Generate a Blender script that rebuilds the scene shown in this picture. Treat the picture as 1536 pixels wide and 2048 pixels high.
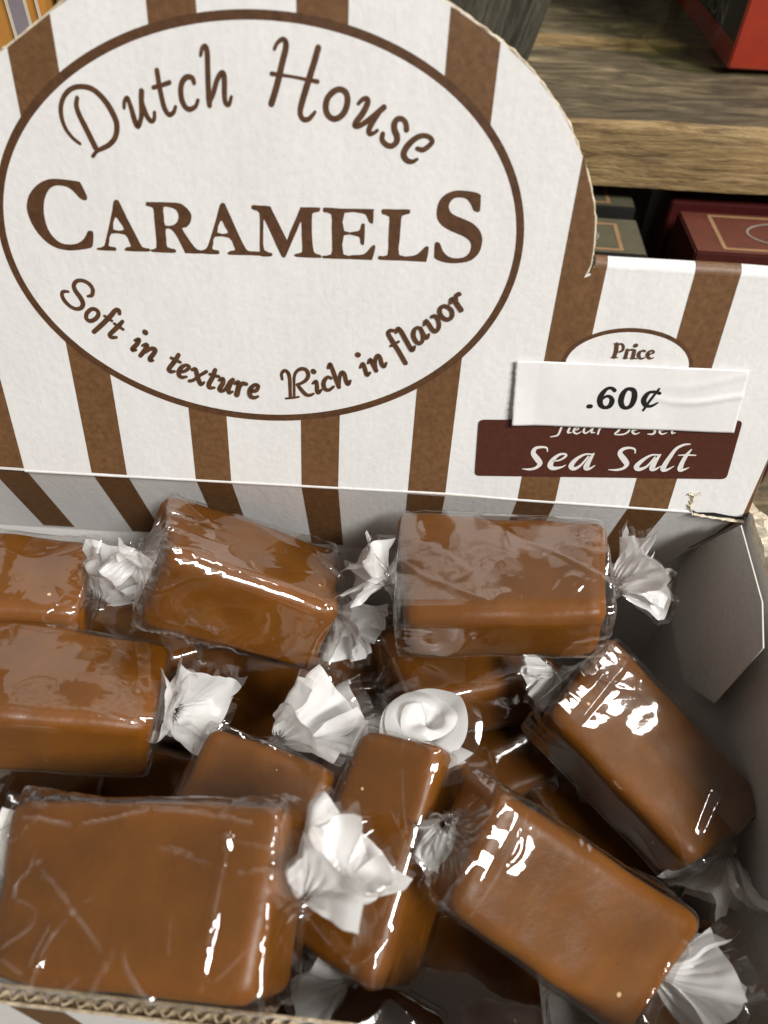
import bpy, bmesh, math, random
import numpy as np
from mathutils import Vector, Matrix, Euler, noise
R = math.radians
sc = bpy.context.scene
for o in list(bpy.data.objects):
    bpy.data.objects.remove(o)
MM = 0.001
# ------------------------------------------------------------------ camera
cd = bpy.data.cameras.new('camera')
cam = bpy.data.objects.new('camera', cd)
sc.collection.objects.link(cam)
cam.location = (0.008116, -0.106139, 0.109796)
cam.rotation_euler = tuple(R(a) for a in (42.4662, -1.8871, 3.4217))
cd.sensor_fit = 'HORIZONTAL'
cd.sensor_width = 36.0
cd.lens = 1500.0 / 1536.0 * 36.0
cd.clip_start = 0.005
cd.clip_end = 50.0
cd.dof.use_dof = True
cd.dof.focus_distance = 0.150
cd.dof.aperture_fstop = 24.0
sc.camera = cam
# ------------------------------------------------------------------ world and lamps (shop ceiling lamps)
w = bpy.data.worlds.new('World')
sc.world = w
w.use_nodes = True
bg = w.node_tree.nodes['Background']
bg.inputs[0].default_value = (1.0, 0.95, 0.88, 1)
bg.inputs[1].default_value = 0.15

def lamp(name, loc, size, power, col, target=(0, -0.03, 0)):
    ld = bpy.data.lights.new(name, 'AREA')
    ld.shape = 'RECTANGLE'
    ld.size, ld.size_y = size
    ld.energy = power
    ld.color = col
    o = bpy.data.objects.new(name, ld)
    sc.collection.objects.link(o)
    o.location = loc
    d = Vector(target) - Vector(loc)
    o.rotation_euler = d.to_track_quat('-Z', 'Y').to_euler()
    return o
lamp('ceiling_lamp', (0.95, -1.00, 1.45), (0.9, 0.25), 56.0, (1.0, 0.975, 0.94))
lamp('ceiling_lamp', (0.66, 0.44, 1.46), (0.16, 0.60), 9.0, (1.0, 0.97, 0.93))
sc.view_settings.view_transform = 'Standard'
sc.view_settings.look = 'None'
sc.view_settings.exposure = 0.0
sc.view_settings.gamma = 1.0
sc.cycles.use_denoising = True
sc.cycles.transparent_max_bounces = 24
sc.cycles.max_bounces = 10
sc.cycles.caustics_reflective = False
sc.cycles.caustics_refractive = False
sc.cycles.sample_clamp_indirect = 4.0

# ------------------------------------------------------------------ data (millimetres)
CANDIES = [{'dims': [38.5, 24.4, 13.9],
  'group': 'wrapped caramels on top of the pile',
  'label': 'wrapped caramel lying level against the back flap, under the price sticker',
  'loc': [29.12, -17.38, -5.62],
  'overlap': (0.02, 0.42),
  'rot': [1.6, -5.4, -1.3],
  'seed': 1,
  'twists': [{'R': 8, 'fl': (55, 90), 'flat': 0.5, 'roll': 80, 'seed': 2, 'side': -1, 'turn': 1.0, 'vec': [-6.33, 0.73, 2.91]},
             {'R': 9, 'flat': 0.7, 'roll': 0, 'seed': 4, 'side': 1, 'turn': 1.0, 'vec': [7.29, 4.3, 3.05]}],
  'wr': 0.22},
 {'dims': [37.5, 24.8, 16.6],
  'group': 'wrapped caramels on top of the pile',
  'label': 'wrapped caramel tipped sideways with its corner sticking up before the striped flap',
  'loc': [-21.9, -15.05, -13.59],
  'rot': [-21.5, 25.4, 3.5],
  'seed': 2,
  'twists': [{'R': 6, 'flat': 0.5, 'roll': 0, 'seed': 5, 'side': -1, 'turn': 1.0, 'vec': [-1.93, -4.88, -2.91]},
             {'R': 9, 'flat': 0.5, 'roll': 0, 'seed': 7, 'side': 1, 'turn': 1.0, 'vec': [6.17, -6.54, -0.36]}],
  'wr': 1.8},
 {'dims': [37.7, 23.0, 15.9],
  'group': 'wrapped caramels on top of the pile',
  'label': 'wrapped caramel cut off by the left picture edge, middle of the left side',
  'lines': [(14, 10, 17, -3, 0.7, 0.8), (10, -9, 18, -10.5, 0.6, 0.6)],
  'loc': [-53.61, -39.68, -20.75],
  'rot': [-11.7, 13.9, 4.7],
  'seed': 3,
  'twists': [{'R': 10, 'fl': (40, 80), 'flat': 0.3, 'n': 5, 'roll': 60, 'seed': 10, 'side': 1, 'turn': 1.0, 'vec': [5.22, -3.63, 4.86]}],
  'wr': 0.4},
 {'dims': [38.1, 22.5, 15.9],
  'group': 'wrapped caramels on top of the pile',
  'label': 'wrapped caramel at the far left corner, only its right end in view',
  'loc': [-73.32, -19.87, -16.9],
  'rot': [-6.5, 10.7, 7.6],
  'seed': 4,
  'twists': [{'R': 11, 'fl': (40, 85), 'flat': 0.6, 'roll': 0, 'seed': 13, 'side': 1, 'turn': 1.0, 'vec': [3.24, 2.58, 6.85]}]},
 {'dims': [42.2, 24.0, 16.0],
  'group': 'wrapped caramels on top of the pile',
  'label': 'large wrapped caramel resting on the front corrugated edge at bottom left',
  'lines': [(-19, 8.5, -9, 7.2, 0.8, 0.7), (-9, 7.2, 2, 10, 0.9, 0.7), (2, 10, 19, 8.6, 0.7, 0.6), (-3, -12, 1.5, -5, 0.9, 0.7),
            (1.5, -5, 8, -12, 0.9, 0.7), (-19, -7, -12, -9.5, 0.8, 0.6), (-12, -9.5, -9, -3, 0.8, 0.7), (3, 5.5, 13, 3.5, 0.7, 1.0),
            (15, 11, 13.5, -10, 0.6, 0.5), (8, -2, 8.8, -6, 0.4, 0.5)],
  'loc': [-24.14, -74.65, -11.0],
  'rot': [17.0, -11.3, -2.2],
  'seed': 5,
  'twists': [{'R': 11, 'fl': (30, 70), 'flat': 0.5, 'roll': 70, 'seed': 16, 'side': 1, 'turn': 1.0, 'vec': [5.6, 4.97, 2.82]},
             {'R': 9, 'flat': 0.5, 'roll': 0, 'seed': 14, 'side': -1, 'turn': 1.0, 'vec': [-4.6, 5.07, 1.47]}],
  'wr': 1.9},
 {'dims': [39.4, 20.3, 15.9],
  'domes': [(-11.5, 0.5, 4.5, 8, 1.25), (4, -4, 6, 5, 0.5), (13, 3, 5, 6, 0.6)],
  'group': 'wrapped caramels on top of the pile',
  'label': 'wrapped caramel sloping down right with a broad white glare on its end',
  'lines': [(-15.8, 10, -15.2, -9, 0.5, 0.5), (17, -9, 17.6, 8, 0.5, 0.5)],
  'loc': [37.6, -68.03, -22.15],
  'rot': [26.0, 28.3, -20.0],
  'seed': 6,
  'twists': [{'R': 10, 'flat': 0.5, 'roll': 0, 'seed': 19, 'side': 1, 'turn': 1.0, 'vec': [10.43, 3.35, 1.0]},
             {'R': 7.5, 'flat': 0.6, 'roll': 0, 'seed': 17, 'side': -1, 'turn': 1.0, 'vec': [3.31, -3.56, -5.04]}],
  'wr': 0.9},
 {'dims': [36.6, 17.2, 21.8],
  'group': 'wrapped caramels on top of the pile',
  'label': 'narrow wrapped caramel standing steeply in the middle of the front row',
  'lines': [(-14, 5, 6, 6.5, 0.7, 0.6), (-18, -6, -12, 7, 0.6, 0.7), (4, -6, 14, -2, 0.5, 0.6)],
  'loc': [10.89, -60.44, -28.64],
  'rot': [-17.8, -20.3, 73.4],
  'seed': 7,
  'twists': [{'R': 11.5, 'flat': 0.9, 'roll': 0, 'rosette': 1, 'seed': 22, 'side': 1, 'turn': 1.0, 'vec': [3.36, -1.24, 6.01]},
             {'R': 8.5, 'flat': 0.6, 'roll': 0, 'seed': 20, 'side': -1, 'turn': 1.0, 'vec': [-4.66, 7.1, 2.97]}]},
 {'dims': [39.6, 22.7, 15.8],
  'group': 'wrapped caramels on top of the pile',
  'label': 'wrapped caramel slanting along the right wall below the dust flap',
  'lines': [(-15, 10, -12, -9, 0.5, 0.8), (12, 9, 17, -8, 0.6, 0.7)],
  'loc': [60.14, -37.45, -33.62],
  'overlap': (0.05, 0.33),
  'rot': [1.3, 8.6, -47.1],
  'seed': 8,
  'twists': [{'R': 11.5, 'flat': 0.6, 'roll': 0, 'seed': 25, 'side': 1, 'turn': 1.0, 'vec': [5.22, -7.83, -3.38]},
             {'R': 6.5, 'flat': 0.5, 'roll': 0, 'seed': 23, 'side': -1, 'turn': 1.0, 'vec': [-2.27, -5.26, -4.03]}],
  'wr': 0.5},
 {'dims': [34.0, 25.0, 16.0],
  'group': 'wrapped caramels on top of the pile',
  'label': 'half hidden wrapped caramel whose white twist points up in the middle',
  'loc': [-16.65, -60.96, -30.0],
  'rot': [10.0, -14.0, 72.0],
  'seed': 9,
  'twists': [{'R': 12.5, 'fl': (20, 60), 'flat': 0.6, 'n': 5, 'roll': 30, 'seed': 28, 'side': 1, 'turn': 1.0, 'vec': [9.8, -6.35, 7.72]}]},
 {'dims': [38.0, 24.0, 15.0],
  'group': 'wrapped caramels lower in the pile',
  'label': 'shaded wrapped caramel right underneath the level back one',
  'loc': [26.9, -13.07, -46.0],
  'low': 1,
  'rot': [-12.0, 8.0, 20.0],
  'seed': 10,
  'twists': []},
 {'dims': [38.0, 24.0, 15.0],
  'group': 'wrapped caramels lower in the pile',
  'label': 'shaded wrapped caramel under the one with the raised corner',
  'loc': [-22.71, -24.74, -52.0],
  'low': 1,
  'rot': [0.0, 5.0, -5.0],
  'seed': 11,
  'twists': []},
 {'dims': [38.0, 26.0, 15.0],
  'group': 'wrapped caramels lower in the pile',
  'label': 'dark wrapped caramel deep at the bottom edge with one curved glint',
  'loc': [21.5, -76.52, -56.0],
  'low': 1,
  'rot': [6.0, 0.0, 8.0],
  'seed': 12,
  'twists': []},
 {'dims': [40.0, 24.0, 15.0],
  'group': 'wrapped caramels lower in the pile',
  'label': 'shaded wrapped caramel under the middle left one',
  'loc': [-67.53, -50.53, -48.0],
  'low': 1,
  'rot': [-8.0, 0.0, 5.0],
  'seed': 13,
  'twists': []},
 {'dims': [38.0, 24.0, 15.0],
  'group': 'wrapped caramels lower in the pile',
  'label': 'wrapped caramel peeping out below the steep middle one, beside the front edge',
  'loc': [0.76, -85.06, -52.0],
  'low': 1,
  'rot': [0.0, 6.0, -20.0],
  'seed': 14,
  'twists': []},
 {'dims': [38.0, 24.0, 15.0],
  'group': 'wrapped caramels lower in the pile',
  'label': 'dark wrapped caramel deep in the gap in the centre right',
  'loc': [38.6, -23.15, -64.0],
  'low': 1,
  'rot': [5.0, 0.0, 30.0],
  'seed': 15,
  'twists': [{'R': 9, 'flat': 0.6, 'roll': 0, 'seed': 46, 'side': 1, 'turn': 1.0, 'vec': [-18.86, -7.93, 8.08]}]},
 {'dims': [38.0, 24.0, 15.0],
  'group': 'wrapped caramels lower in the pile',
  'label': 'darkest wrapped caramel at the bottom of the right hand gap',
  'loc': [59.16, -37.87, -66.0],
  'low': 1,
  'rot': [0.0, -5.0, -60.0],
  'seed': 16,
  'twists': []},
 {'dims': [38.0, 24.0, 15.0],
  'group': 'wrapped caramels lower in the pile',
  'label': 'dark wrapped caramel deep in the lower right corner',
  'loc': [77.81, -72.39, -66.0],
  'low': 1,
  'rot': [0.0, 5.0, 15.0],
  'seed': 17,
  'twists': []},
 {'dims': [38.0, 24.0, 15.0],
  'group': 'wrapped caramels lower in the pile',
  'label': 'dark wrapped caramel low between the two back ones',
  'loc': [-1.03, -6.06, -58.0],
  'low': 1,
  'rot': [0.0, 4.0, 12.0],
  'seed': 18,
  'twists': []},
 {'dims': [38.0, 24.0, 15.0],
  'group': 'wrapped caramels lower in the pile',
  'label': 'shaded wrapped caramel in the gap behind the middle left one',
  'loc': [-57.42, -12.28, -46.0],
  'low': 1,
  'rot': [4.0, 6.0, 25.0],
  'seed': 19,
  'twists': []},
 {'dims': [38.0, 24.0, 15.0],
  'group': 'wrapped caramels lower in the pile',
  'label': 'shaded wrapped caramel in the gap left of the steep middle one',
  'loc': [-1.83, -49.17, -50.0],
  'low': 1,
  'rot': [0.0, -6.0, 80.0],
  'seed': 20,
  'twists': []},
 {'dims': [38.0, 24.0, 15.0],
  'group': 'wrapped caramels lower in the pile',
  'label': 'dark wrapped caramel behind the white twist at the middle left',
  'loc': [-40.14, 0.43, -52.0],
  'low': 1,
  'rot': [0.0, 6.0, 0.0],
  'seed': 21,
  'twists': []},
 {'dims': [38.0, 24.0, 15.0],
  'group': 'wrapped caramels lower in the pile',
  'label': 'dark wrapped caramel deep between the two at the left picture edge',
  'loc': [-83.28, -6.73, -58.0],
  'low': 1,
  'rot': [0.0, 0.0, -8.0],
  'seed': 22,
  'twists': []},
 {'dims': [38.0, 24.0, 15.0],
  'group': 'wrapped caramels lower in the pile',
  'label': 'dark wrapped caramel in the gap behind the large front left one',
  'loc': [-35.61, -50.57, -50.0],
  'low': 1,
  'rot': [0.0, 0.0, -15.0],
  'seed': 23,
  'twists': []}]
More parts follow.
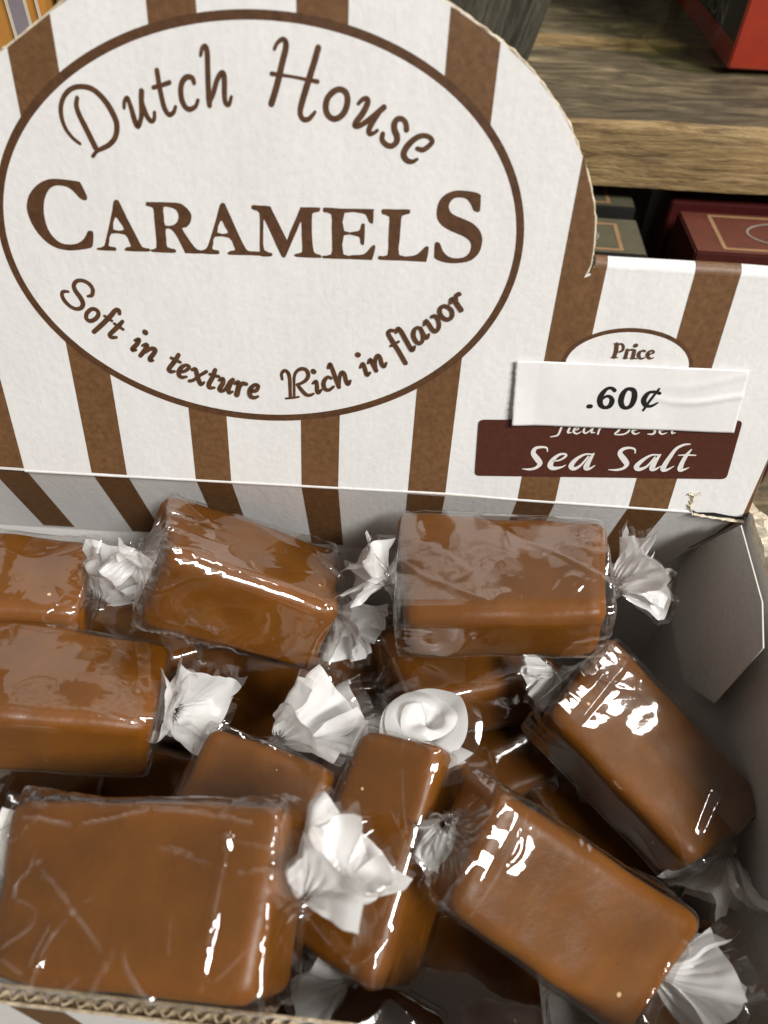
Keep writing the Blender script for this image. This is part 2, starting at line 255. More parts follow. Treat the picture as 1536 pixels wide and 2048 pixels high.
STROKES = {"dutch":[[0,[[-45.96,61.54,0.43],[-46.95,62.27,0.48],[-47.75,63.35,0.52],[-48.15,64.54,0.56],[-48.19,65.84,0.6],[-47.93,66.93,0.6],[-47.31,68.03,0.59],[-46.34,68.93,0.59],[-45.15,69.45,0.59],[-43.8,69.54,0.63],[-42.64,69.28,0.68],[-41.56,68.49,0.73],[-40.64,67.37,0.78],[-39.98,66.11,0.79],[-39.6,64.87,0.75],[-39.74,63.65,0.71],[-40.29,62.51,0.66],[-41.3,61.6,0.62],[-42.53,61.0,0.58],[-43.35,60.61,0.48],[-44.19,59.81,0.48]]],[0,[[-45.24,67.99,0.55],[-45.55,66.95,0.64],[-45.34,65.66,0.7],[-44.74,64.16,0.75],[-44.14,62.64,0.76],[-43.54,61.1,0.77]]],[0,[[-38.08,67.01,0.46],[-37.88,67.87,0.5],[-37.37,68.39,0.55],[-37.13,67.7,0.59],[-36.89,66.64,0.65],[-36.65,65.35,0.7],[-36.27,64.49,0.65],[-35.71,65.4,0.6],[-35.39,66.5,0.65],[-35.24,68.01,0.68],[-35.03,69.39,0.72]]],[0,[[-35.21,68.01,0.64],[-35.01,67.16,0.64],[-34.6,66.0,0.65],[-34.06,65.37,0.6],[-33.53,65.69,0.51],[-33.37,66.6,0.46]]],[0,[[-32.29,72.28,0.62],[-32.2,70.68,0.63],[-32.03,69.01,0.63],[-31.74,67.33,0.64],[-31.16,66.44,0.6],[-30.39,66.75,0.51],[-29.99,67.53,0.46]]],[0,[[-33.12,70.01,0.49],[-31.75,70.39,0.49],[-30.55,70.8,0.54]]],[0,[[-26.76,70.95,0.54],[-26.96,71.56,0.58],[-27.79,71.66,0.62],[-28.57,70.96,0.67],[-28.93,69.8,0.67],[-28.87,68.54,0.68],[-28.43,67.61,0.64],[-27.73,67.34,0.59],[-26.83,67.79,0.5],[-26.39,68.62,0.45]]],[0,[[-25.43,74.63,0.43],[-25.12,75.48,0.52],[-24.63,75.74,0.6],[-24.41,75.02,0.65],[-24.5,73.1,0.66],[-24.6,71.05,0.67],[-24.67,68.96,0.68],[-24.63,68.05,0.64]]],[0,[[-24.47,68.55,0.45],[-23.89,69.74,0.58],[-23.29,71.33,0.62],[-22.61,72.34,0.62],[-22.16,72.34,0.66],[-22.1,71.18,0.67],[-22.22,69.51,0.63],[-22.1,68.5,0.59],[-21.58,68.32,0.5],[-21.18,69.35,0.41]]]],"house":[[0,[[-14.37,75.89,0.43],[-13.92,76.66,0.47],[-13.21,77.15,0.55],[-12.69,76.92,0.68],[-12.71,75.97,0.77],[-13.3,74.05,0.78],[-13.96,71.79,0.8],[-14.62,69.89,0.81],[-15.09,68.71,0.81]]],[0,[[-7.86,76.34,0.77],[-8.61,74.08,0.78],[-9.58,71.39,0.8],[-10.45,68.84,0.77],[-10.66,67.62,0.68],[-10.23,66.86,0.64],[-9.38,66.91,0.59],[-8.7,67.54,0.5],[-8.38,67.92,0.41]]],[0,[[-14.88,72.72,0.53],[-13.58,72.62,0.4],[-11.69,72.47,0.35],[-9.81,72.24,0.4],[-7.96,72.02,0.53]]],[1,[[-4.59,71.18,0.66],[-3.68,70.81,0.71],[-3.38,69.83,0.76],[-3.64,68.55,0.77],[-4.35,67.6,0.73],[-5.38,67.14,0.68],[-6.31,67.56,0.73],[-6.72,68.6,0.77],[-6.44,69.88,0.76],[-5.54,70.82,0.71]]],[0,[[-1.7,69.43,0.45],[-1.12,70.0,0.54],[-0.45,70.14,0.62],[-0.31,69.56,0.72],[-0.94,68.26,0.77],[-1.87,67.04,0.78],[-2.17,66.44,0.69],[-1.61,66.34,0.6],[-0.66,66.88,0.64],[0.52,67.7,0.73],[1.45,68.49,0.72],[2.19,69.12,0.72]]],[0,[[1.41,68.34,0.72],[0.55,67.05,0.73],[0.03,65.95,0.69],[0.17,65.39,0.6],[0.85,65.55,0.46],[1.32,65.9,0.41]]],[0,[[5.86,66.25,0.69],[5.69,67.1,0.64],[5.17,67.66,0.59],[4.38,67.64,0.68],[3.93,67.01,0.77],[3.98,66.15,0.78],[4.41,65.3,0.78],[4.39,64.46,0.74],[3.73,63.88,0.65],[2.87,63.96,0.65],[2.15,64.63,0.65],[2.19,65.47,0.6]]],[0,[[7.67,63.71,0.51],[8.53,63.57,0.61],[9.35,64.06,0.65],[9.95,64.82,0.6],[9.44,65.41,0.55],[8.51,65.58,0.6],[7.44,65.2,0.69],[6.29,64.19,0.79],[5.67,63.15,0.8],[5.71,62.42,0.75],[6.31,61.88,0.66],[7.06,61.81,0.52],[7.73,62.14,0.42]]]],"soft_in_texture":[[0,[[-48.98,36.84,0.43],[-48.19,37.11,0.65],[-47.88,38.14,0.7],[-48.34,39.04,0.69],[-49.31,39.56,0.64],[-50.39,39.49,0.64],[-51.13,38.73,0.69],[-51.05,37.73,0.81],[-50.38,36.57,0.86],[-50.08,35.51,0.82],[-50.49,34.72,0.71],[-51.31,34.4,0.66],[-52.34,34.69,0.66],[-53.31,35.71,0.71],[-53.62,36.77,0.65],[-53.25,37.41,0.59],[-52.36,37.46,0.43]]],[1,[[-48.62,34.57,0.66],[-47.71,34.35,0.71],[-47.61,33.61,0.72],[-48.33,32.74,0.72],[-49.36,32.31,0.72],[-49.93,32.78,0.72],[-49.65,33.76,0.71]]],[0,[[-43.74,34.05,0.66],[-43.74,34.63,0.71],[-44.37,34.59,0.77],[-45.5,33.42,0.83],[-47.26,31.78,0.83],[-48.96,30.32,0.79]]],[0,[[-46.55,33.46,0.44],[-45.96,33.08,0.61],[-45.32,32.62,0.5]]],[0,[[-43.36,32.64,0.61],[-44.26,31.69,0.78],[-45.37,30.69,0.78],[-46.12,29.93,0.73],[-45.83,29.5,0.68],[-44.94,29.56,0.51]]],[0,[[-44.93,32.12,0.5],[-44.26,31.69,0.61],[-43.46,31.15,0.5]]],[0,[[-41.59,29.2,0.51],[-40.79,29.43,0.73],[-41.27,28.54,0.79],[-42.2,27.61,0.8],[-42.25,27.29,0.69],[-41.63,27.36,0.46]]],[0,[[-39.5,30.9,0.95],[-39.42,30.82,0.95]]],[0,[[-40.28,28.31,0.51],[-39.53,28.53,0.74],[-39.53,28.07,0.8],[-40.2,27.16,0.8],[-40.96,26.29,0.75]]],[0,[[-39.94,27.03,0.51],[-38.73,27.84,0.68],[-38.03,27.68,0.8],[-38.34,26.94,0.8],[-39.19,25.91,0.81],[-39.19,25.5,0.69],[-38.68,25.54,0.46]]],[0,[[-33.77,26.95,0.74],[-34.51,25.79,0.81],[-35.54,24.53,0.81],[-35.92,23.91,0.76],[-35.6,23.52,0.7],[-34.85,23.63,0.47]]],[0,[[-35.21,26.27,0.52],[-34.44,25.91,0.63],[-33.59,25.52,0.52]]],[0,[[-33.48,23.6,0.52],[-32.59,24.02,0.64],[-31.99,24.71,0.58],[-32.49,25.04,0.58],[-33.37,24.62,0.75],[-34.03,23.68,0.82],[-34.06,22.84,0.76],[-33.53,22.55,0.65],[-32.72,22.69,0.47]]],[0,[[-31.5,24.21,0.58],[-30.87,24.34,0.75],[-30.68,23.37,0.82],[-30.38,21.94,0.82],[-30.07,21.36,0.71],[-29.49,21.79,0.47]]],[0,[[-28.85,24.0,0.64],[-30.22,23.1,0.58],[-31.5,22.11,0.59],[-32.23,21.91,0.59]]],[0,[[-27.16,24.44,0.75],[-27.75,22.97,0.82],[-28.54,21.55,0.83],[-28.49,20.82,0.71],[-27.58,20.86,0.47]]],[0,[[-28.21,23.54,0.52],[-27.44,23.35,0.64],[-26.55,23.17,0.53]]],[0,[[-26.52,22.48,0.53],[-25.84,22.8,0.76],[-25.91,21.88,0.82],[-26.56,20.77,0.83],[-26.34,20.3,0.71],[-25.51,20.69,0.65],[-24.47,22.23,0.76],[-23.96,22.71,0.76]]],[0,[[-24.33,22.14,0.76],[-24.91,20.73,0.77],[-24.79,20.04,0.65],[-24.2,20.29,0.47]]],[0,[[-23.58,22.04,0.59],[-22.94,22.33,0.76],[-22.93,21.42,0.88],[-23.38,19.73,0.95]]],[0,[[-22.96,21.02,0.59],[-22.22,22.08,0.76],[-21.43,22.04,0.65]]],[0,[[-20.53,20.67,0.59],[-19.59,20.89,0.71],[-19.23,21.83,0.65],[-19.9,21.99,0.65],[-20.65,21.18,0.83],[-20.9,20.24,0.83],[-20.68,19.55,0.77],[-20.03,19.38,0.66],[-19.39,19.64,0.48]]]],"rich_in_flavor":[[0,[[-14.73,23.37,0.53],[-14.81,24.38,0.58],[-14.3,25.09,0.63],[-13.67,24.81,0.68],[-13.34,23.8,0.69],[-13.28,21.87,0.64],[-13.27,19.91,0.6]]],[0,[[-12.54,19.96,0.49],[-12.51,21.92,0.48],[-12.47,23.86,0.53],[-12.01,25.06,0.58],[-11.11,25.66,0.68],[-10.22,25.5,0.73],[-9.83,24.58,0.74],[-10.12,23.69,0.69],[-10.89,22.95,0.59],[-11.93,22.46,0.53]]],[0,[[-11.88,22.47,0.59],[-11.04,21.33,0.75],[-10.2,20.52,0.7],[-9.42,20.52,0.59],[-8.85,20.84,0.43]]],[0,[[-14.12,19.49,0.38],[-12.89,19.71,0.43],[-11.66,20.0,0.38]]],[0,[[-8.97,22.94,0.48],[-8.38,23.37,0.69],[-8.2,22.5,0.75],[-8.18,21.44,0.75],[-7.92,21.07,0.65],[-7.4,21.72,0.48]]],[0,[[-8.88,25.35,0.94],[-8.78,25.27,0.94]]],[0,[[-5.57,24.21,0.58],[-6.15,24.39,0.63],[-6.74,23.78,0.74],[-6.97,22.86,0.8],[-6.66,21.96,0.75],[-5.88,21.85,0.64],[-5.07,22.57,0.48]]],[0,[[-6.09,26.24,0.57],[-5.79,27.01,0.67],[-5.4,26.23,0.73],[-4.75,24.38,0.79],[-4.06,22.56,0.75]]],[0,[[-3.97,22.92,0.43],[-3.96,24.43,0.63],[-3.62,25.49,0.68],[-3.11,25.25,0.73],[-2.7,23.75,0.74],[-2.31,23.23,0.64],[-1.96,23.97,0.48]]],[0,[[-0.18,26.72,0.47],[0.25,27.49,0.67],[0.65,26.64,0.73],[1.1,25.32,0.73],[1.62,25.81,0.47]]],[0,[[-0.73,29.17,0.92],[-0.63,29.13,0.92]]],[0,[[1.25,27.69,0.46],[1.6,28.38,0.67],[2.0,27.74,0.72],[2.79,26.3,0.73]]],[0,[[2.74,26.78,0.47],[2.51,28.09,0.62],[2.82,29.22,0.66],[3.33,28.94,0.72],[3.76,27.65,0.72],[4.23,27.2,0.62],[4.53,27.91,0.46]]],[0,[[5.55,34.11,0.55],[4.94,34.1,0.6],[4.65,33.52,0.7],[5.27,32.44,0.75],[6.61,30.47,0.76],[8.07,28.15,0.77]]],[0,[[5.23,31.26,0.45],[5.85,31.66,0.55],[6.57,32.14,0.45]]],[0,[[6.05,33.84,0.5],[6.3,34.59,0.64],[6.9,34.07,0.74],[7.98,32.36,0.75],[9.08,30.73,0.76],[9.5,31.38,0.5]]],[1,[[10.08,34.91,0.54],[9.37,34.69,0.64],[9.13,33.58,0.75],[9.7,32.4,0.7],[10.46,32.09,0.65],[10.88,32.81,0.6],[10.69,33.94,0.55]]],[0,[[10.33,34.92,0.54],[11.09,33.58,0.7],[11.61,33.16,0.6],[11.87,33.84,0.45]]],[0,[[10.94,35.54,0.44],[11.17,36.3,0.64],[11.78,35.64,0.69],[12.59,34.62,0.69],[13.21,34.56,0.64],[13.56,35.51,0.64],[13.27,36.66,0.63],[12.66,37.24,0.63],[12.17,37.11,0.58]]],[1,[[14.49,39.11,0.62],[15.46,38.47,0.67],[15.68,37.43,0.68],[15.07,36.77,0.68],[14.07,37.08,0.68],[13.43,38.09,0.68],[13.67,38.91,0.67]]],[0,[[15.19,39.73,0.53],[15.31,40.46,0.67],[15.95,40.07,0.72],[17.17,38.62,0.77]]],[0,[[16.29,39.73,0.43],[16.05,40.99,0.62],[16.4,41.44,0.61],[16.65,41.31,0.52]]]],"sea_salt":[[0,[[36.64,11.83,0.16],[36.34,12.61,0.32],[35.31,12.73,0.43],[34.17,12.3,0.64],[33.99,11.2,0.86],[35.0,9.96,1.03],[35.6,9.07,0.87],[35.03,8.11,0.55],[33.83,7.64,0.44],[32.42,7.62,0.16]]],[0,[[37.95,9.8,0.22],[39.29,10.14,0.32],[40.25,11.02,0.43],[40.16,11.51,0.38],[39.07,11.37,0.48],[38.01,10.19,0.76],[37.65,8.84,0.98],[38.35,8.21,0.77],[39.82,8.56,0.38],[40.61,9.12,0.16]]],[0,[[45.49,11.9,0.27],[43.81,11.72,0.38],[42.33,10.45,0.7],[41.71,9.0,0.93],[42.4,8.43,0.71],[43.51,9.28,0.43],[44.64,11.35,0.32]]],[0,[[45.51,12.05,0.32],[44.92,10.27,0.81],[44.67,8.84,0.98],[45.41,8.72,0.49],[46.27,9.49,0.14]]],[0,[[53.33,12.72,0.16],[53.09,13.56,0.32],[52.03,13.82,0.42],[50.8,13.39,0.64],[50.51,12.42,0.85],[51.63,11.12,1.02],[52.28,10.23,0.86],[51.9,9.32,0.54],[50.74,8.82,0.44],[49.1,8.73,0.16]]],[0,[[58.12,12.7,0.27],[56.46,12.52,0.37],[54.96,11.11,0.7],[54.26,9.8,0.92],[54.96,9.26,0.71],[56.29,10.1,0.43],[57.3,12.15,0.32]]],[0,[[58.15,12.79,0.32],[57.52,11.06,0.81],[57.33,9.65,0.97],[58.0,9.52,0.49],[58.9,10.29,0.16]]],[0,[[63.18,15.46,0.21],[62.01,15.21,0.42],[60.82,14.27,0.58],[60.14,12.56,0.74],[59.58,10.78,0.86],[59.48,9.66,0.92],[60.22,9.54,0.49],[61.38,10.48,0.13]]],[0,[[63.69,14.34,0.21],[63.1,13.01,0.64],[62.72,11.31,0.8],[62.71,9.91,0.92],[63.32,9.8,0.49],[64.3,10.41,0.13]]],[0,[[61.57,12.93,0.16],[63.07,13.09,0.32],[64.85,13.17,0.21]]]],"fleur_de_sel":[[0,[[38.84,18.31,0.31],[38.4,17.32,0.36],[38.25,16.47,0.37],[37.91,15.47,0.32],[36.68,15.05,0.18]]],[0,[[37.17,17.31,0.18],[37.78,17.63,0.23],[38.55,17.85,0.18]]],[0,[[40.18,18.41,0.26],[39.91,17.15,0.36],[39.78,16.25,0.37],[40.45,16.27,0.16]]],[0,[[40.9,16.75,0.18],[41.59,17.07,0.21],[41.51,17.46,0.21],[40.91,17.14,0.36],[40.83,16.46,0.39],[41.47,16.09,0.29],[42.25,16.57,0.13]]],[0,[[42.88,17.78,0.26],[42.65,16.79,0.39],[43.09,16.32,0.29],[43.83,16.96,0.21],[44.34,17.88,0.23]]],[0,[[44.3,17.6,0.34],[44.15,16.62,0.34],[44.85,16.59,0.13]]],[0,[[45.55,17.97,0.28],[45.44,16.35,0.34]]],[0,[[45.49,17.08,0.18],[45.94,17.89,0.26]]],[0,[[49.52,18.94,0.28],[49.17,17.4,0.39],[48.57,16.55,0.23],[50.23,16.64,0.29],[51.12,17.49,0.36],[51.06,18.64,0.28]]],[0,[[51.94,17.49,0.18],[52.7,17.93,0.18],[52.5,18.25,0.18],[51.83,17.65,0.36],[51.84,17.15,0.36],[52.4,16.86,0.29],[53.12,17.19,0.13]]],[0,[[55.64,18.97,0.28],[55.51,18.27,0.39],[55.97,17.61,0.39],[55.6,17.09,0.34],[54.71,17.02,0.16]]],[0,[[56.94,17.85,0.18],[57.67,18.18,0.18],[57.52,18.5,0.18],[56.85,18.01,0.36],[56.85,17.51,0.36],[57.42,17.22,0.28],[58.2,17.55,0.13]]],[0,[[59.22,19.5,0.23],[59.11,17.65,0.36],[59.79,17.67,0.13]]]],"price":[[0,[[45.21,34.09,0.72],[45.33,32.96,0.73],[45.24,31.71,0.65]]],[0,[[44.79,31.6,0.26],[45.81,31.64,0.26]]],[0,[[44.71,34.17,0.21],[45.32,34.19,0.26]]],[0,[[45.33,34.13,0.28],[46.08,34.21,0.36],[46.46,33.77,0.47],[46.49,33.1,0.42],[46.01,32.76,0.31],[45.58,32.7,0.18]]],[0,[[47.25,33.22,0.47],[47.28,32.41,0.57],[47.22,31.73,0.58]]],[0,[[46.92,31.66,0.21],[47.66,31.68,0.21]]],[0,[[47.36,33.02,0.26],[47.93,33.29,0.34],[48.51,33.27,0.36]]],[0,[[48.57,33.1,0.57],[48.57,32.3,0.6],[48.55,31.79,0.58]]],[0,[[48.19,31.72,0.21],[49.31,31.74,0.21]]],[0,[[48.54,34.13,0.7],[48.6,34.14,0.7]]],[0,[[50.36,33.22,0.41],[49.96,33.3,0.31],[49.56,32.97,0.44],[49.49,32.43,0.55],[49.85,31.87,0.37],[50.31,31.82,0.31],[50.7,32.07,0.18]]],[0,[[51.09,32.6,0.21],[51.73,32.84,0.26],[51.99,33.13,0.34],[51.72,33.41,0.26],[51.25,33.25,0.39],[51.03,32.66,0.57],[51.37,32.04,0.39],[51.82,31.93,0.31],[52.22,32.13,0.16]]]],"sixty":[[0,[[46.53,25.59,0.76],[46.03,25.96,0.62],[45.28,25.93,0.62],[44.66,25.26,0.84],[44.28,24.26,1.04],[44.32,23.25,1.05],[44.74,22.41,0.89],[45.49,22.08,0.69],[46.28,22.43,0.86],[46.52,23.41,0.96],[46.12,24.19,0.71],[45.34,24.37,0.55],[44.74,23.79,0.41]]],[1,[[48.92,26.06,0.65],[49.82,25.91,0.84],[50.29,25.11,1.01],[50.4,23.97,1.04],[50.13,22.82,0.88],[49.43,22.3,0.69],[48.64,22.57,0.86],[48.14,23.52,1.02],[48.1,24.67,1.04],[48.4,25.58,0.84]]],[0,[[54.78,25.56,0.62],[54.1,25.77,0.6],[53.07,25.7,0.57],[52.47,25.12,0.84],[52.21,24.09,0.99],[52.61,23.22,0.83],[53.35,22.89,0.63],[54.09,23.09,0.55],[54.87,23.7,0.33]]],[0,[[54.46,26.42,0.43],[53.51,24.4,0.49],[52.59,22.05,0.47]]],[0,[[42.48,22.15,0.83],[42.82,22.17,0.83]]]]}
GLYPHS = [["C",[[[-46.27,53.2],[-46.49,53.02],[-47.13,53.08],[-47.7,53.54],[-48.45,54.41],[-49.39,54.96],[-50.79,55.08],[-51.89,54.75],[-52.76,53.93],[-53.48,52.68],[-53.92,51.18],[-54.04,49.55],[-53.79,47.92],[-53.1,46.68],[-52.05,45.84],[-50.6,45.67],[-49.2,45.93],[-47.99,46.72],[-47.29,47.66],[-46.94,48.12],[-46.19,48.11],[-46.19,47.34],[-46.61,45.64],[-47.44,45.2],[-49.27,44.83],[-51.06,44.67],[-52.9,44.93],[-54.37,45.7],[-55.68,47.17],[-56.52,48.91],[-56.81,50.64],[-56.62,51.89],[-55.97,53.27],[-54.79,54.54],[-53.43,55.45],[-52.03,55.96],[-50.46,56.09],[-48.67,56.0],[-47.15,55.85],[-46.87,55.58],[-46.48,54.52],[-46.19,53.69]]]],["A",[[[-41.93,52.96],[-41.61,53.34],[-41.14,53.37],[-40.84,52.9],[-39.94,50.48],[-38.84,47.9],[-38.02,46.02],[-36.84,45.83],[-36.84,45.36],[-37.99,45.24],[-40.96,45.19],[-41.04,45.58],[-40.6,45.86],[-39.99,45.95],[-40.2,46.79],[-40.71,47.86],[-43.03,47.91],[-43.58,46.59],[-43.78,45.81],[-42.72,45.69],[-42.57,45.28],[-42.92,45.08],[-45.71,45.04],[-45.87,45.37],[-44.65,45.76],[-44.02,47.21],[-43.14,49.42],[-42.35,51.59]],[[-41.97,50.62],[-42.6,48.62],[-40.78,48.67],[-41.34,49.9]]]],["A",[[[-24.19,53.47],[-23.85,53.85],[-23.44,53.88],[-23.16,53.46],[-22.15,51.0],[-21.0,48.3],[-20.16,46.68],[-19.38,46.39],[-17.91,46.4],[-17.94,45.77],[-19.41,45.74],[-23.17,45.59],[-23.33,45.97],[-22.86,46.26],[-22.1,46.44],[-22.32,47.2],[-22.98,48.39],[-25.36,48.43],[-25.72,47.26],[-25.93,46.34],[-24.95,46.22],[-24.82,45.81],[-25.19,45.55],[-27.87,45.52],[-27.83,46.05],[-26.99,46.41],[-26.35,47.73],[-25.52,49.81],[-24.78,51.84]],[[-24.16,51.14],[-24.91,49.14],[-23.14,49.14],[-23.6,50.17]]]],["R",[[[-36.41,53.27],[-35.88,53.35],[-31.45,53.5],[-30.19,53.13],[-29.24,52.21],[-29.06,51.35],[-29.42,50.34],[-30.14,49.67],[-30.83,49.45],[-30.04,48.03],[-29.11,46.67],[-28.49,46.11],[-27.88,46.04],[-27.93,45.52],[-30.43,45.42],[-30.81,45.66],[-31.78,47.93],[-32.71,49.19],[-33.64,49.14],[-33.69,47.56],[-33.7,46.27],[-32.39,45.96],[-32.3,45.57],[-32.73,45.34],[-36.37,45.28],[-36.53,45.71],[-35.61,46.03],[-35.44,48.48],[-35.39,50.99],[-35.36,52.35],[-35.97,52.64],[-36.53,52.78]],[[-33.62,52.67],[-33.68,51.09],[-33.64,49.79],[-32.23,49.92],[-31.43,50.72],[-31.25,51.72],[-31.69,52.44],[-32.58,52.7]]]],["M",[[[-18.95,53.54],[-18.72,53.86],[-17.86,53.83],[-15.97,53.83],[-15.59,53.35],[-14.44,51.1],[-13.28,48.81],[-13.14,48.69],[-12.56,50.17],[-11.43,52.56],[-10.87,53.87],[-10.46,53.97],[-7.78,54.09],[-7.59,53.8],[-7.78,53.41],[-8.72,53.18],[-8.94,52.45],[-8.96,49.59],[-8.76,47.48],[-8.48,46.75],[-7.51,46.48],[-7.43,46.08],[-7.93,45.97],[-11.68,45.91],[-11.9,46.36],[-10.84,46.69],[-10.63,47.37],[-10.71,49.49],[-10.76,51.7],[-11.47,50.23],[-12.61,47.79],[-13.49,45.85],[-13.91,45.69],[-14.32,46.08],[-15.61,48.94],[-16.87,51.61],[-17.04,50.95],[-17.19,48.59],[-17.08,46.72],[-15.84,46.31],[-15.8,45.85],[-16.56,45.67],[-17.9,45.7],[-17.87,46.41],[-17.86,47.75],[-17.69,50.4],[-17.69,52.67],[-18.43,53.06],[-18.91,53.24]]]],["E",[[[-7.11,53.83],[-6.84,54.15],[-4.16,54.12],[0.91,54.33],[1.19,54.04],[1.2,52.26],[0.86,52.06],[0.45,52.35],[0.01,53.22],[-0.67,53.56],[-3.56,53.47],[-3.57,50.64],[-1.67,50.67],[-1.0,50.97],[-0.75,51.89],[-0.35,51.96],[-0.15,51.67],[-0.19,48.79],[-0.52,48.55],[-0.85,48.88],[-0.96,49.66],[-1.65,49.94],[-3.61,49.9],[-3.64,46.85],[-1.84,46.82],[-0.19,47.05],[0.74,48.04],[1.26,48.61],[1.68,48.58],[1.65,47.83],[1.27,46.33],[0.8,46.16],[-2.94,46.08],[-6.96,45.97],[-7.18,46.36],[-5.71,46.72],[-5.59,48.47],[-5.67,51.09],[-5.76,53.14],[-6.97,53.38]]]],["L",[[[2.47,54.12],[2.77,54.44],[4.91,54.51],[6.9,54.62],[7.18,54.33],[7.02,53.92],[5.9,53.55],[5.78,52.27],[5.72,49.66],[5.78,47.27],[8.06,47.27],[9.12,47.87],[10.0,48.85],[10.54,48.94],[10.67,48.36],[10.45,46.6],[10.05,46.39],[6.74,46.38],[2.6,46.27],[2.25,46.6],[2.43,46.94],[3.8,47.15],[3.82,49.55],[3.8,51.64],[3.77,53.3],[2.68,53.62]]]],["S",[[[17.91,54.87],[17.4,55.09],[17.0,55.82],[16.25,56.65],[15.31,56.91],[14.14,56.73],[13.5,55.99],[13.41,55.24],[13.97,54.39],[15.36,53.84],[17.3,53.18],[18.61,52.23],[19.28,51.11],[19.43,49.81],[19.06,48.33],[17.97,47.13],[16.37,46.61],[14.46,46.44],[12.93,46.62],[11.79,47.09],[11.65,47.75],[11.59,49.48],[11.97,49.76],[12.48,49.53],[13.05,48.37],[14.09,47.5],[15.34,47.3],[16.55,47.51],[17.43,48.23],[17.67,49.31],[17.35,50.21],[16.2,50.93],[14.24,51.59],[12.55,52.4],[11.65,53.5],[11.48,54.88],[11.81,56.27],[12.77,57.31],[14.16,57.88],[15.72,57.97],[17.44,57.82],[18.26,57.5],[18.4,57.01],[18.5,55.03]]]]]
ARCH = [[37.57,45.96],[37.95,47.48],[37.9,48.96],[37.75,51.37],[37.44,53.73],[36.71,56.55],[35.73,59.06],[34.62,61.5],[33.34,63.67],[31.87,66.13],[30.29,68.46],[28.39,70.59],[26.32,72.6],[24.48,74.33],[22.53,75.96],[20.58,77.31],[18.6,78.46],[16.1,79.87],[13.57,81.2],[9.88,82.99],[5.77,84.87],[1.57,86.4],[-2.69,87.59],[-7.0,88.44],[-11.34,88.95],[-15.69,89.11],[-20.03,88.92],[-24.34,88.39],[-28.61,87.51],[-32.81,86.28],[-36.93,84.7],[-40.95,82.77],[-44.84,80.49],[-47.37,78.86],[-50.81,76.66],[-54.57,74.34],[-56.1,73.37],[-58.98,70.59],[-60.87,68.46],[-62.45,66.13],[-63.92,63.67],[-65.2,61.5],[-66.32,59.06],[-67.3,56.55],[-68.02,53.73],[-68.33,51.37],[-68.49,48.96],[-68.53,47.48],[-68.16,45.96]]
